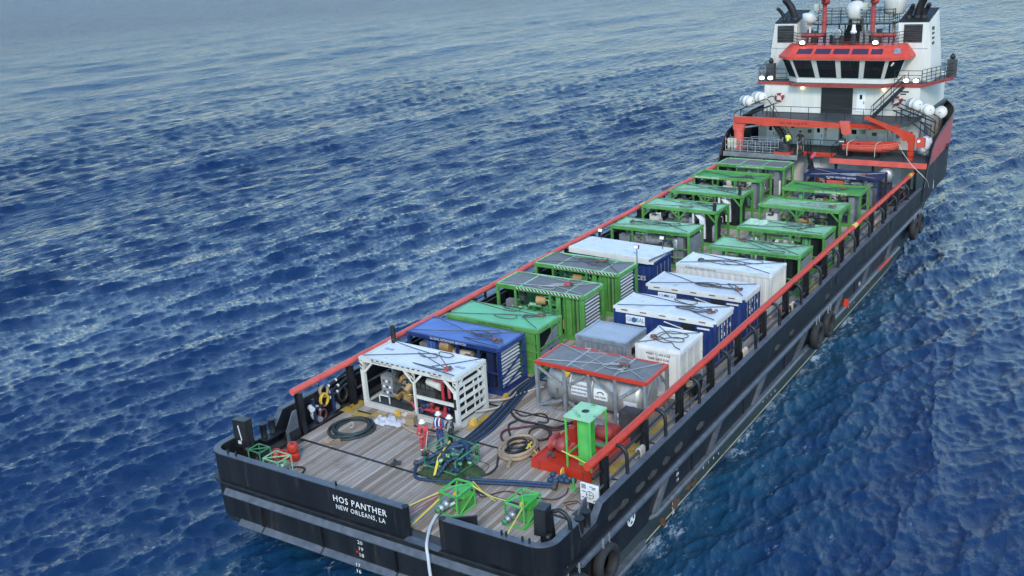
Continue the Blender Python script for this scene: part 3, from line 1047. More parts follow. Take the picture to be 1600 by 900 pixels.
# upper deckhouse
m = MB(); m.span((-6.75, 64.0, 5.86), (6.85, 74, 8.36)); m.build('upper_deckhouse', 'white', ship)
m = MB(); m.box((-.1, 63.96, 7.02), (2.75, .08, 2.26)); sh = m.build('shutter', 'black_steel', ship)
slat = MB(); slat.box((0, 0, 0), (2.7, .05, .17)); slat = slat.data('slat', 'black_steel')
for k in range(12):
    inst(slat, 'slat', sh, (-.1, 63.90, 5.98 + .187 * k))
door(2.0, 64, 6.15, .75, 1.75, win=.28)
m = MB(); m.box((5.5, 63.97, 7.95), (.9, .02, .12)); m.build('name_plate', 'letter_black', ship)
m = MB(); m.box((5.5, 63.97, 7.75), (.45, .02, .10)); m.build('name_plate', 'letter_black', ship)

# bridge deck with wings, red edge
wd = [(-3.95, 63.15), (3.95, 63.15), (4.4, 63.95), (6.95, 64.0), (8.5, 69.0), (8.4, 70), (-8.4, 70), (-8.5, 69), (-7.35, 64.0), (-4.4, 63.95)]
m = MB(); m.prism(wd, 'z', 8.37, 8.56); bdk = m.build('bridge_deck', 'deck_steel', ship)
m = MB()
W2 = [wd[9], wd[0], wd[1], wd[2], wd[3], wd[4]]
for a, c in zip(W2, W2[1:]):
    m.bar((a[0], a[1] - .02, 8.46), (c[0], c[1] - .02, 8.46), .07, .27)
m.bar((-7.38, 63.98, 8.46), (-4.38, 63.93, 8.46), .07, .27); m.bar((-8.52, 69, 8.46), (-7.38, 63.97, 8.46), .07, .27)
m.build('deck_fascia', 'red_dull', bdk)
for x0, x1 in ((-7.3, -4.7), (4.7, 6.9)):
    railing('railing', [(x0, 64.05, 8.56), (x1, 64.05, 8.56)], 1.15, bdk, mids=2, step=1.2)
railing('railing', [(6.92, 64.05, 8.56), (8.42, 69, 8.56), (8.3, 69.9, 8.56)], 1.2, bdk, mids=3, step=.7)
railing('railing', [(-7.32, 64.05, 8.56), (-8.42, 69, 8.56), (-8.3, 69.9, 8.56)], 1.2, bdk, mids=2, step=1.)
for x, y, zz in ((-6.6, 65.2, 8.56), (8.25, 69.2, 8.56)):
    m = MB(); m.box((x, y, zz + .75), (.75, .5, 1.5)); cs = m.build('wing_console', 'dark_machine', bdk)
    m = MB(); m.lathe([(0, 0), (.2, .05), (.24, .25), (.12, .45), (0, .5)], (x, y, zz + 1.5), n=10); m.build('wing_lamp', 'black_steel', cs)


def flood(x, y, z, w=.46):
    b_ = MB(); b_.box((x, y + .1, z), (w, .2, .42), (R(-18), 0, 0)); f = b_.build('floodlight', 'dark_machine', ship)
    b_ = MB(); b_.prism([(x + w * .46 * math.cos(a), z + .14 * math.sin(a)) for a in np.linspace(0, 2 * math.pi, 12, endpoint=False)], 'y', y - .12, y - .02); b_.build('lens', 'lamp_white', f)


for x in (-6.95, -6.15, 5.7, 6.5):
    flood(x, 63.85, 8.92)
flood(-3.35, 64.0, 12.05); flood(2.95, 64.0, 12.05)

# wheelhouse: raked windows, red visor roof
B0 = [(-4.75, 64.9), (-3.75, 64.0), (3.75, 64.0), (4.75, 64.9)]         # foot of the windows
B1 = [(-5.35, 64.45), (-4.25, 63.35), (4.25, 63.35), (5.45, 64.45)]     # head of the windows
m = MB()
zb, zs, zt = 8.56, 8.92, 10.66
def ring(P, z): return [(x, y, z) for x, y in P]
m.loft([ring(B0, zb), ring(B0, zs)], 0, False)
wh = m.build('wheelhouse', 'white', ship)
frame = MB()
def lerp3(a, c, t): return Vector(a).lerp(Vector(c), t)
panes = []
for i, n_ in ((0, 1), (1, 4), (2, 1)):
    a0, a1 = (*B0[i], zs), (*B0[i + 1], zs); c0, c1 = (*B1[i], zt), (*B1[i + 1], zt)
    for k in range(n_):
        u0, u1 = k / n_, (k + 1) / n_
        gap = .055 if n_ == 4 else .07
        q = [lerp3(a0, a1, u0 + gap / (1 if n_ == 1 else 2) * 1), lerp3(a0, a1, u1 - gap / (1 if n_ == 1 else 2)), lerp3(c0, c1, u1 - gap / (1 if n_ == 1 else 2)), lerp3(c0, c1, u0 + gap / (1 if n_ == 1 else 2))]
        low = [q[0].lerp(q[3], .06), q[1].lerp(q[2], .06), q[2].lerp(q[1], .05), q[3].lerp(q[0], .05)]
        nrm = (low[1] - low[0]).cross(low[3] - low[0]).normalized()
        if nrm.y > 0: nrm = -nrm
        b_ = MB()
        b_.mesh([p + nrm * .02 for p in low] + [p - nrm * .03 for p in low], ((0, 1, 2, 3), (7, 6, 5, 4), (0, 4, 5, 1), (1, 5, 6, 2), (2, 6, 7, 3), (3, 7, 4, 0)))
        b_.build('window', 'glass_dark', wh)
    frame.face([a0, a1, c1, c0])
frame.build('window_wall', 'white', wh)
m = MB(); m.prism([(-4.7, 64.95), (-4.7, 72), (4.7, 72), (4.7, 64.95)], 'z', 8.56, 11.6); m.build('bridge_block', 'white', wh)
# roof: lower rim wider, sloping red faces with dark skylight strips
Rl = [(-5.6, 64.35), (-4.4, 63.15), (4.55, 63.15), (5.85, 64.35), (5.85, 71), (-5.6, 71)]
Ru = [(-4.9, 65.3), (-4.15, 64.15), (4.45, 64.15), (5.15, 65.3), (5.15, 71), (-4.9, 71)]
m = MB()
m.loft([ring(Rl, 10.66), ring(Rl, 10.88), ring(Ru, 11.78)], 0, False, True); m.face(ring(Rl, 10.66)); m.face(ring(Ru, 11.78))
roof = m.build('visor_roof', 'red', wh)
def slope_panel(a, c, d, e, t0, t1, mat, nm):
    A = lerp3(a, c, t0); B_ = lerp3(a, c, t1); C_ = lerp3(e, d, t1); D = lerp3(e, d, t0)
    q = [A.lerp(D, .28), B_.lerp(C_, .28), C_.lerp(B_, .28), D.lerp(A, .28)]
    nrm = (q[1] - q[0]).cross(q[3] - q[0]).normalized()
    if nrm.z < 0: nrm = -nrm
    b_ = MB(); b_.mesh([p + nrm * .015 for p in q] + [p - nrm * .03 for p in q], ((0, 1, 2, 3), (0, 4, 5, 1), (1, 5, 6, 2), (2, 6, 7, 3), (3, 7, 4, 0)))
    b_.build(nm, mat, roof)
a_, c_ = (*Rl[1], 10.88), (*Rl[2], 10.88); e_, d_ = (*Ru[1], 11.78), (*Ru[2], 11.78)
for k in range(5):
    slope_panel(a_, c_, d_, e_, .07 + .182 * k, .07 + .182 * k + (.155 if k < 4 else .11), 'glass_tint', 'skylight')
slope_panel((*Rl[2], 10.88), (*Rl[3], 10.88), (*Ru[3], 11.78), (*Ru[2], 11.78), .1, .5, 'galv', 'skylight')
slope_panel((*Rl[1], 10.88), (*Rl[0], 10.88), (*Ru[0], 11.78), (*Ru[1], 11.78), .2, .6, 'blue_bright', 'skylight')
for t in (.225, .41, .595, .78):
    p_ = lerp3(a_, c_, t); q_ = lerp3(e_, d_, t)
    m = MB(); m.bar(p_ + Vector((0, -.02, .01)), q_ + Vector((0, -.02, .01)), .05, .04); m.build('roof_seam', 'red', roof)
railing('railing', [(-4.7, 65.5, 11.78), (-4.0, 64.35, 11.78), (4.3, 64.35, 11.78), (4.95, 65.5, 11.78)], 1.05, wh, mids=3, step=.8)

# funnels
for sgn in (-1, 1):
    xi, xo = 4.3 * sgn, 6.75 * sgn
    if sgn < 0: xi, xo = -4.55, -6.6
    y0, y1 = 66.0, 69.6
    m = MB()
    xo2 = xo + .5 * sgn
    for_lo = [(xi, y0, 8.56), (xo2, y0, 8.56), (xo2, y1 + .6, 8.56), (xi, y1 + .6, 8.56)]
    hi = [(xi, y0, 13.5), (xo, y0, 13.5), (xo, y1, 14.3), (xi, y1, 14.3)]
    m.loft([for_lo, [(xi, y0, 11.3), (xo + .28 * sgn, y0, 11.3), (xo + .28 * sgn, y1 + .3, 11.3), (xi, y1 + .3, 11.3)], hi], 0, False, True)
    fu = m.build('funnel', 'white', ship)
    m = MB(); k = .08 * sgn
    m.face([(xi + k, y0 + .12, 13.42), (xo - k, y0 + .12, 13.42), (xo - k, y1 - .05, 14.2), (xi + k, y1 - .05, 14.2)]); 
    top = [(xi, y0, 13.5), (xo, y0, 13.5), (xo, y1, 14.3), (xi, y1, 14.3)]
    m.loft([top, [(x, y, z + .12) for x, y, z in top]], 0, False, True); m.face([(x, y, z + .1) for x, y, z in top])
    m.build('funnel_cap', 'soot_and_shade', fu)
    xc = (xi + xo) / 2
    m = MB(); m.box((xc, y0 - .03, 12.6), (1.5, .06, 1.5)); lv = m.build('louvre_frame', 'soot_and_shade', fu)
    sl = MB(); sl.box((0, 0, 0), (1.44, .10, .07), (R(35), 0, 0)); sl = sl.data('slat', 'dark_machine')
    for k in range(10):
        inst(sl, 'slat', lv, (xc, y0 - .08, 11.94 + .145 * k))
    m = MB(); m.box((xc + .03 * sgn, y0 - .012, 11.33), (2.5, .03, .05)); m.build('funnel_seam', 'galv', fu)
    for (bx, by, r, dx, dz) in (((-5.15, 67.2, .34, -.95, 1.9), (-6.0, 66.8, .16, -.6, 1.1)) if sgn < 0 else ((4.85, 67.0, .2, .4, 1.15), (5.5, 67.3, .34, .75, 2.1), (6.1, 67.0, .2, .45, 1.2))):
        zb_ = 13.75
        b_ = MB()
        b_.lathe([(r * 1.5, zb_ - .2), (r * 1.35, zb_ + .25), (r, zb_ + .3)], (bx, by, 0), n=12)
        b_.tube(bend([(bx, by, zb_ + .1), (bx + dx * .2, by - .05, zb_ + dz * .4), (bx + dx * .6, by - .15, zb_ + dz * .75), (bx + dx, by - .35, zb_ + dz)], 4), [r] * 8 + [r * .95] * 4 + [r * .8], 12)
        b_.build('exhaust_pipe', 'soot_and_shade', fu)
    if sgn > 0:
        for k, (dz, h) in enumerate(((0, .35), (.42, .3), (.8, .3), (1.2, .5))):
            m = MB(); m.box((xo + .26 * sgn - dz * .115, 66.9 + dz * .3, 11.7 + dz), (.03, .8, h * .6), (0, R(-6), 0)); m.build('funnel_mark', 'letter_black', fu)

# monkey island: platform, mast, domes, fire monitors
m = MB(); m.box((.45, 67.1, 13.42), (7.0, 2.4, .12)); mp_ = m.build('mast_platform', 'black_steel', ship)
railing('railing', [(-2.95, 66.0, 13.48), (3.8, 66.0, 13.48), (3.8, 68.2, 13.48)], 1.15, mp_, mids=3, step=.75)
railing('railing', [(-2.95, 66.0, 13.48), (-2.95, 68.2, 13.48), (3.8, 68.2, 13.48)], 1.15, mp_, mids=3, step=.9)
for x in (-2.7, -.8, 1.6, 3.5):
    m = MB(); m.bar((x, 66.2, 11.78), (x, 66.2, 13.4), .1); m.bar((x, 68, 11.78), (x, 68, 13.4), .1); m.build('platform_leg', 'black_steel', mp_)
m = MB(); m.prism([(-.9, 11.78), (1.0, 11.78), (.75, 13.4), (.55, 18.5), (.0, 18.5), (-.35, 13.4)], 'y', 67.4, 68.3); mast = m.build('mast', 'black_steel', ship)
for x, z in ((-1.0, 17.3), (1.5, 17.3)):
    m = MB(); m.bar((.3, 67.8, 15.2), (x, 67.8, z), .12); m.build('mast_strut', 'black_steel', mast)
for x in (-.95, 1.15, 2.0, -2.0, 3.0):
    m = MB(); m.cyl((x, 66.4, 12), (x, 66.4, 15.6 if abs(x) < 2 else 14.2), .02, 5); m.build('aerial', 'grey_machine', mp_)
DOME = [(.0, 0), (.55, 0), (.62, .1), (.80, .22), (.83, .75), (.80, 1.05), (.62, 1.38), (.33, 1.58), (0, 1.64)]
m = MB(); m.lathe(DOME, (.52, 66.6, 13.75), n=24); m.cyl((.52, 66.6, 13.45), (.52, 66.6, 13.78), .35, 10); m.build('radome', 'white', ship)
m = MB(); m.lathe([(0, 0), (.25, 0), (.32, .2), (.68, .32), (.71, .95), (.64, 1.02), (0, 1.04)], (-3.45, 66.3, 13.35), n=20); m.cyl((-3.45, 66.3, 11.78), (-3.45, 66.3, 13.4), .1, 8); m.build('radome', 'white', ship)
m = MB(); m.lathe([(0, 0), (.7, 0), (.9, .15), (.95, 1.5), (.8, 2.0), (.4, 2.3), (0, 2.35)], (3.5, 67.6, 14.1), n=22); m.cyl((3.5, 67.6, 11.78), (3.5, 67.6, 14.2), .11, 8); m.build('radome', 'white', ship)
for x, d in ((-1.95, -1), (2.25, 1)):
    m = MB()
    m.tube(bend([(x + d * 2.0, 65.5, 12.5), (x + d * .5, 65.5, 12.5), (x + d * .12, 65.5, 12.58), (x, 65.5, 12.95), (x, 65.5, 13.4), (x, 65.5, 15.2)], 6), .19, 12)
    fm = m.build('fire_monitor', 'red_dull', ship)
    for z in (13.7, 14.6):
        m = MB(); m.lathe([(.26, -.06), (.26, .06)], (x, 65.5, z), n=12); m.build('flange', 'maroon_pipe', fm)
    m = MB(); m.lathe([(.16, -.3), (.36, -.2), (.4, 0), (.3, .2), (.0, .3)], (x + .12, 65.3, 15.45), n=12); m.build('monitor_head', 'red_dull', fm)
    m = MB(); m.cyl((x + .1, 65.3, 15.5), (x + .2, 63.7, 15.9), .16, 10); m.build('nozzle', 'red_dull', fm)
    m = MB(); m.box((x - .65, 65.4, 14.95), (.4, .3, .55)); m.build('monitor_box', 'cooler_cream', fm)
m = MB(); m.lathe([(.0, -.25), (.36, -.2), (.42, 0), (.42, .08)], (-.6 + .05, 64.9, 12.75), 'y', 16); sl_ = m.build('searchlight', 'dark_machine', ship)
m = MB(); m.lathe([(.34, .0), (.42, .0), (.42, .02), (.34, .02)], (-.55, 64.6, 12.75), 'y', 16); m.build('rim', 'galv', sl_)
m = MB(); m.lathe([(.30, 11.78), (.22, 11.9), (.2, 12.4)], (-.55, 64.9, 0), n=10); m.build('pedestal', 'dark_machine', sl_)
m = MB(); m.lathe([(.27, 0), (.27, .2), (.2, .22), (.16, .5), (.14, .72), (0, .74)], (.85, 64.8, 12.75), n=12); m.build('satellite_dome', 'white_clean', ship)
m = MB(); m.lathe([(.22, 0), (.18, .95)], (.85, 64.8, 11.8), n=10); m.build('dome_pedestal', 'dark_machine', ship)
for i in range(16):
    x = rnd.uniform(-3.6, 3.6); m = MB(); h = rnd.uniform(.3, 1.3)
    m.box((x, rnd.uniform(65.6, 67), 11.78 + h / 2), (rnd.uniform(.12, .5), .3, h)); m.build('roof_locker', rnd.choice(['dark_machine', 'dark_machine', 'black_steel', 'grey_machine', 'red_dull']), ship)

# stairs: boat deck to bridge wing (starboard), fore deck to boat deck (port)


def stairs(p, q, wdt, par, n):
    p, q = Vector(p), Vector(q)
    st = MB()
    for d in (-wdt / 2, wdt / 2):
        st.bar(p + Vector((0, d, 0)), q + Vector((0, d, 0)), .05, .26)
    st = st.build('stair', 'black_steel', par)
    b_ = MB(); b_.box((0, 0, 0), (.24, wdt, .03)); me = b_.data('tread', 'black_steel')
    for k in range(n):
        inst(me, 'tread', st, p.lerp(q, (k + .5) / n))
    for d in (-wdt / 2, wdt / 2):
        b_ = MB()
        a, c = p + Vector((0, d, 1.0)), q + Vector((0, d, 1.0))
        b_.tube([a, c], .03, 6); b_.tube([a - Vector((0, 0, .5)), c - Vector((0, 0, .5))], .025, 6)
        for t in (0, .33, .66, 1):
            s_ = p.lerp(q, t) + Vector((0, d, 0)); b_.cyl(s_, s_ + Vector((0, 0, 1)), .028, 6)
        b_.build('handrail', 'black_steel', st)


stairs((3.35, 62.6, 5.9), (5.75, 62.6, 8.5), .8, ship, 11)
stairs((-3.3, 61.4, 3.0), (-5.1, 61.4, 5.8), .8, ship, 11)
# raft rack rails on each side of the boat deck
for sgn in (-1, 1):
    m = MB()
    for y in (61.6, 63.2):
        m.tube(bend([(5.2 * sgn, y, 6.9), (5.6 * sgn, y, 7.35), (6.2 * sgn, y, 7.2), (8.4 * sgn, y, 6.2), (8.7 * sgn, y, 5.9), (8.7 * sgn, y, 5.3)], 4), .045, 6)
        for x, z in ((5.6, 7.1), (6.6, 6.9), (7.6, 6.45), (8.4, 6.1)):
            m.cyl((x * sgn, y, 5.4 if x < 7 else 4.6), (x * sgn, y, z - .35), .04, 6)
        m.bar((5.3 * sgn, y, 6.75), (8.5 * sgn, y, 5.55), .09)
    m.bar((8.4 * sgn, 61.6, 4.7), (7.0 * sgn, 61.6, 5.7), .08); m.bar((8.4 * sgn, 63.2, 4.7), (7.0 * sgn, 63.2, 5.7), .08)
    m.build('raft_cradle', 'black_steel', ship)

# port deck crane, boom stowed across the house
m = MB(); m.cyl((-7.75, 60.4, 2.95), (-7.75, 60.4, 4.75), .44, 16); m.lathe([(.5, 4.7), (.5, 4.86)], (-7.75, 60.4, 0), n=16)
cr = m.build('deck_crane', 'orange', ship)
m = MB(); m.prism([(-8.25, 4.86), (-7.25, 4.86), (-7.0, 5.5), (-6.9, 5.85), (-8.0, 5.95), (-8.2, 5.7)], 'y', 60.15, 60.25)
m.prism([(-8.25, 4.86), (-7.25, 4.86), (-7.0, 5.5), (-6.9, 5.85), (-8.0, 5.95), (-8.2, 5.7)], 'y', 60.55, 60.65); m.build('king_post', 'orange', cr)
m = MB(); m.prism([(-8.15, 5.98), (-7.9, 5.42), (-6.3, 5.40), (-5.0, 5.22), (-4.5, 5.3), (1.4, 5.34), (1.4, 5.76), (-4.8, 5.98)], 'y', 60.0, 60.28)
boom = m.build('boom', 'orange', cr)
text('lettering', 'SWL 3500 LB @ 40 FT', .26, (-2.6, 59.99, 5.58), 'aft', cr, 'letter_black', 1.0)
m = MB(); m.prism([(1.35, 5.95), (2.15, 5.95), (2.35, 4.95), (2.0, 4.8), (1.6, 4.9)], 'y', 59.95, 60.33); m.build('boom_tip', 'orange', cr)
m = MB(); m.cyl((-7.3, 60.5, 4.95), (-5.2, 60.3, 5.35), .1, 8); m.build('ram', 'galv', cr)

# starboard davit over the rescue boat
m = MB(); m.box((7.3, 60.05, 3.75), (.42, .42, 1.6)); m.prism([(7.05, 4.4), (7.55, 4.4), (7.55, 5.0), (6.9, 5.35), (6.55, 5.2)], 'y', 59.87, 60.23)
dv = m.build('davit', 'orange', ship)
m = MB(); m.prism([(7.4, 4.85), (6.95, 5.3), (4.9, 5.98), (3.7, 6.42), (3.5, 6.5), (3.45, 6.25), (4.8, 5.72), (6.3, 5.0), (6.7, 4.5)], 'y', 59.89, 60.21); m.build('davit_arm', 'orange', dv)
m = MB(); m.box((8.0, 60.15, 4.45), (.65, .5, .75)); m.build('winch', 'orange', dv)
m = MB(); m.cyl((7.9, 59.9, 4.6), (7.9, 59.8, 4.6), .12, 8); m.build('winch_plate', 'letter_white', dv)
m = MB(); m.cyl((3.55, 60.05, 6.3), (3.6, 60.2, 4.4), .015, 5); m.build('fall_wire', 'wire', dv)
# ------------------------------------------------------------------ deck cargo


def machinery(root, w, d, h, style, seed, floor=.2):
    """the plant inside an open frame: block, tanks, filters, pipes, cabinet"""
    g = random.Random(seed)
    body = {'engine': 'green_engine', 'dark': 'dark_machine', 'grey': 'grey_machine', 'pump': 'dark_machine', 'blue': 'blue_dark'}[style]
    def B(c, s, nm, mat, rot=None):
        b = MB(); b.box(c, s, rot); return b.build(nm, mat, root)
    def Cy(p, q, r, nm, mat, n=12):
        b = MB(); b.cyl(p, q, r, n); return b.build(nm, mat, root)
    yb = .38 if style == 'engine' else .5
    B((w * .5, d * yb, floor + h * .22), (w * .36, d * .42, h * .36), 'engine_block', body)
    b = MB()
    for k in range(7):
        b.box((w * .36 + k * w * .047, d * yb, floor + h * .45), (w * .034, d * .34, h * .09))
    b.build('cylinder_head', body, root)
    if style == 'pump':
        for k in range(6):
            x0 = w * g.uniform(.1, .4); p = [Vector((x0, d * g.uniform(.2, .4), g.uniform(.4, 1.8)))]
            p += [p[0] + Vector((g.uniform(.2, .6), 0, g.uniform(-.3, .3))), p[0] + Vector((g.uniform(.3, .8), .2, g.uniform(-.5, .3)))]
            b = MB(); b.tube(bend(p, 3), g.uniform(.03, .06), 6); b.build('pipe', g.choice(['grey_machine', 'dark_machine', 'brass', 'galv']), root)
        return
    if style == 'engine':
        Cy((w * .44, d * .12, h * .72), (w * .53, d * .2, h * .72), .27, 'air_filter', 'tan_machine', 14)
        for x, r, z in ((.30, .22, .5), (.665, .16, .55)):
            b = MB(); b.lathe([(r * .7, floor), (r, floor + .1), (r, h * z), (r * .7, h * z + .12), (0, h * z + .16)], (w * x, d * .14, 0), n=14); b.build('separator', 'green_engine', root)
        for z, x0, x1 in ((.44, .34, .5), (.6, .36, .48), (.5, .54, .64)):
            Cy((w * x0, d * .13, h * z), (w * x1, d * .13, h * z), .12, 'cooler', g.choice(['green_engine', 'green_pale']))
        B((w * .13, d * .2, h * .45), (w * .11, .4, h * .34), 'control_cabinet', 'grey_machine')
        B((w * .86, d * .5, h * .5), (w * .14, d * .82, h * .84), 'radiator', 'dark_machine')
        B((w * .5, d * .8, h * .5), (w * .8, .05, h * .8), 'fill_panel', 'green_engine')  # green panel added to brighten the dark inside of the skid
        for x, ww in ((.70, .05), (.815, .06), (.865, .022), (.91, .022), (.95, .03)):
            B((w * x, d * .08, h * .48), (w * ww, .08, h * .82), 'side_panel', 'green')
        B((w * .755, d * .2, h * .5), (w * .06, .25, h * .6), 'filter_stack', 'green_engine')
        B((w * .76, d * .07, h * .3), (w * .025, .12, h * .2), 'fitting', 'tan_machine')
    else:
        Cy((w * .42, d * .25, h * .6), (w * .62, d * .3, h * .6), .26, 'air_filter', g.choice(['tan_machine', 'grey_machine', 'white']), 14)
        for k in range(4):
            x = w * g.uniform(.12, .9); r = g.uniform(.14, .28); zz = h * g.uniform(.45, .8)
            b = MB(); b.lathe([(r * .7, floor), (r, floor + .1), (r, zz), (r * .6, zz + .12), (0, zz + .15)], (x, d * g.uniform(.15, .4), 0), n=12)
            b.build('vessel', g.choice(['grey_machine', 'galv', 'white', 'green_engine']), root)
        B((w * .14, d * .3, h * .52), (w * .14, .5, h * .36), 'control_cabinet', g.choice(['grey_machine', 'white', 'galv']))
        B((w * .87, d * .5, h * .46), (w * .07, d * .78, h * .78), 'radiator', {'dark': 'black_steel', 'blue': 'blue_dark'}.get(style, 'grey_machine'))
    np_ = 18 if style == 'engine' else 13
    for k in range(np_):
        x0 = w * g.uniform(.08, .66); y0 = d * g.uniform(.06, .3); z0 = h * g.uniform(.25, .85)
        p = [Vector((x0, y0, z0))]
        for j in range(3):
            p.append(p[-1] + Vector([(g.uniform(.2, .9), 0, 0), (0, g.uniform(-.15, .2), g.uniform(-.2, .2)), (0, 0, g.uniform(-.5, .4))][j]))
        p = [Vector((min(q.x, w * .93), max(.12, q.y), min(max(q.z, .25), h - .25))) for q in p]
        b = MB(); b.tube(bend(p, 3), g.uniform(.03, .075), 6); b.build('pipe', g.choice(['green_engine', 'green_engine', 'green_pale', 'dark_machine'] if style == 'engine' else [body, 'grey_machine', 'dark_machine', 'hose_black', 'galv', 'white']), root)
    for k in range(14):
        x0 = w * g.uniform(.2, .72)
        B((x0, d * g.uniform(.08, .3), h * g.uniform(.25, .75)), (g.uniform(.1, .35), g.uniform(.1, .3), g.uniform(.1, .35)), 'fitting', g.choice([body, body, 'dark_machine', 'green_engine'] if style == 'engine' else [body, 'dark_machine', 'grey_machine', 'brass', 'galv']))


def open_skid(x, y, h, label, frame, roof, cat='machinery skid', group='open framed machinery skids lashed on deck', name='machinery_skid', w=6.06, d=2.44, posts=(.34, .68), braces=False, roofkind='sheet',
              right='rails', style='dark', seed=1, rails=(.52,), lettering=None, letmat='letter_black', recess=0., t=.15, seams=(), hazard=False, duct=False):
    r = thing(name, (x, y, 0), label, cat, group)
    def B(nm, mat, *boxes, par=r):
        b = MB()
        for c, s in boxes: b.box(c, s)
        return b.build(nm, mat, par)
    B('base_frame', frame, ((w / 2, t / 2, .12), (w, t, .24)), ((w / 2, d - t / 2, .12), (w, t, .24)), ((t / 2, d / 2, .12), (t, d - 2 * t, .238)), ((w - t / 2, d / 2, .12), (t, d - 2 * t, .238)), ((w / 2, d / 2, .12), (.12, d - 2 * t, .2)))
    B('floor_plate', 'deck_steel', ((w / 2, d / 2, .2), (w - 2 * t, d - 2 * t, .03)))
    for px in (t / 2, w - t / 2):
        for py in (t / 2, d - t / 2):
            B('corner_post', frame, ((px, py, h / 2), (t, t, h - .49)))
            B('corner_casting', frame, ((px, py, h - .09), (t + .03, t + .03, .18)))
    for fx in posts:
        for py in (t / 2, d - t / 2):
            B('post', frame, ((w * fx, py, h / 2), (.11, .11, h - .48)))
    for py in (t / 2, d - t / 2):
        B('top_rail', frame, ((w / 2, py, h - .135), (w - 2 * t, t, .22)))
    for px in (t / 2, w - t / 2):
        B('top_rail', frame, ((px, d / 2, h - .135), (t - .005, d - 2 * t, .22)))
    if braces:
        ends = [t, w * posts[0], w * posts[0], w - t] if len(posts) == 1 else [t, w * posts[0], w * posts[0], w * posts[1], w * posts[1], w - t]
        for py in (t / 2, d - t / 2):
            for k, ex in enumerate(ends):
                s_ = 1 if k % 2 == 0 else -1
                b = MB(); b.bar((ex, py, h - .85), (ex + s_ * .62, py, h - .2), .1, .11); b.build('brace', frame, r)
        for px in (t / 2, w - t / 2):
            for s_, y0 in ((1, t), (-1, d - t)):
                b = MB(); b.bar((px, y0, h - .8), (px, y0 + s_ * .5, h - .2), .1, .11); b.build('brace', frame, r)
    for f in rails:
        B('side_rail', frame, ((w / 2, .05, h * f), (w - 2 * t, .06, .07)))
    zr = h - .03 - recess
    if roofkind == 'sheet':
        b = MB(); n_ = 12; q = random.Random(seed)
        rows = [[(t * .6 + (w - t * 1.2) * i / n_, t * .6 + (d - t * 1.2) * j / 4, zr + (q.uniform(-.012, .012) if 0 < i < n_ and 0 < j < 4 else 0)) for i in range(n_ + 1)] for j in range(5)]
        b.loft(rows, 0, False)
        b.loft([[(px, py, pz - .03) for px, py, pz in rw] for rw in rows], 0, False)
        b.build('roof_panel', roof, r)
    elif roofkind == 'mesh':
        cuts = [t * .7] + [w * s_ for s_ in seams] + [w - t * .7]
        for a, c in zip(cuts, cuts[1:]):
            B('roof_panel', roof, (((a + c) / 2, d / 2, zr - .02), (c - a - .07, d - t * 1.3, .035)))
        for s_ in seams:
            B('roof_bar', 'green_pale', ((w * s_, d / 2, zr + .005), (.075, d - t, .05)))
        for py in (.05, d - .05):
            B('roof_edge', 'green_pale', ((w / 2, py, h + .005), (w - .3, .09, .045)))
        for px in (.05, w - .05):
            B('roof_edge', 'green_pale', ((px, d / 2, h + .005), (.09, d - .3, .045)))
    if hazard:
        B('warning_strip', 'hazard', ((w * .6, -.012, h - .09), (w * .72, .02, .13)))
    if right == 'louvre':
        lv = B('radiator_core', 'dark_machine', ((w - .3, d * .47, h * .5), (.2, d * .72, h * .8)))
        b = MB(); b.box((0, 0, 0), (.10, d * .70, .03), (0, R(35), 0)); me = b.data('slat', 'louvre_metal')
        n_ = 11
        for k in range(n_):
            inst(me, 'slat', lv, (w - .13, d * .47, .32 + (h - .72) * k / (n_ - 1)))
    elif right == 'rails':
        for f in (.3, .56):
            B('side_rail', frame, ((w - .05, d / 2, h * f), (.06, d - 2 * t, .07)))
    elif right == 'panel':
        B('end_panel', 'galv', ((w - .05, d / 2, h * .62), (.05, d - 2 * t - .1, h * .42)))
        B('side_rail', frame, ((w - .05, d / 2, h * .34), (.06, d - 2 * t, .07)))
    machinery(r, w, d, h, style, seed)
    if duct:
        b = MB(); g_ = [(w * .74, d * .1, h - .45), (w * .80, d * .06, h - .75), (w * .81, d * .06, h - 1.4), (w * .81, d * .06, .5)]
        b.loft([[(p[0] - .2, p[1] - .03, p[2]), (p[0] + .2, p[1] - .03, p[2]), (p[0] + .2, p[1] + .22, p[2]), (p[0] - .2, p[1] + .22, p[2])] for p in g_], 0, False, True); b.build('duct', 'white_clean', r)
        b = MB(); b.cyl((w - .32, .3, h - .9), (w - .28, .3, h + .55), .13, 10); b.build('exhaust_stack', 'soot_and_shade', r)
        b = MB(); b.cyl((w * .68, .2, h - 1.1), (w * .68, .2, h - .3), .09, 10); b.build('bottle', 'white_clean', r)
    if lettering:
        text('lettering', lettering[0], .17, (w * lettering[1], -.004, h - .135), 'aft', r, letmat, 1.05)
    return r


def corrugated(b, p, u, length, z0, z1, nrm, pitch=.28, depth=.035):
    """a ribbed wall sheet from p along u, normal nrm"""
    p, u, nrm = Vector(p), Vector(u).normalized(), Vector(nrm)
    n_ = max(2, int(round(length / pitch)))
    pt = []
    for k in range(n_):
        s0 = length * k / n_; q = length / n_
        for a, dp in ((0, 0), (.38, 0), (.5, -depth), (.88, -depth)):
            pt.append(p + u * (s0 + q * a) + nrm * dp)
    pt.append(p + u * length)
    b.loft([[v + Vector((0, 0, z0)) for v in pt], [v + Vector((0, 0, z1)) for v in pt]], 0, False)


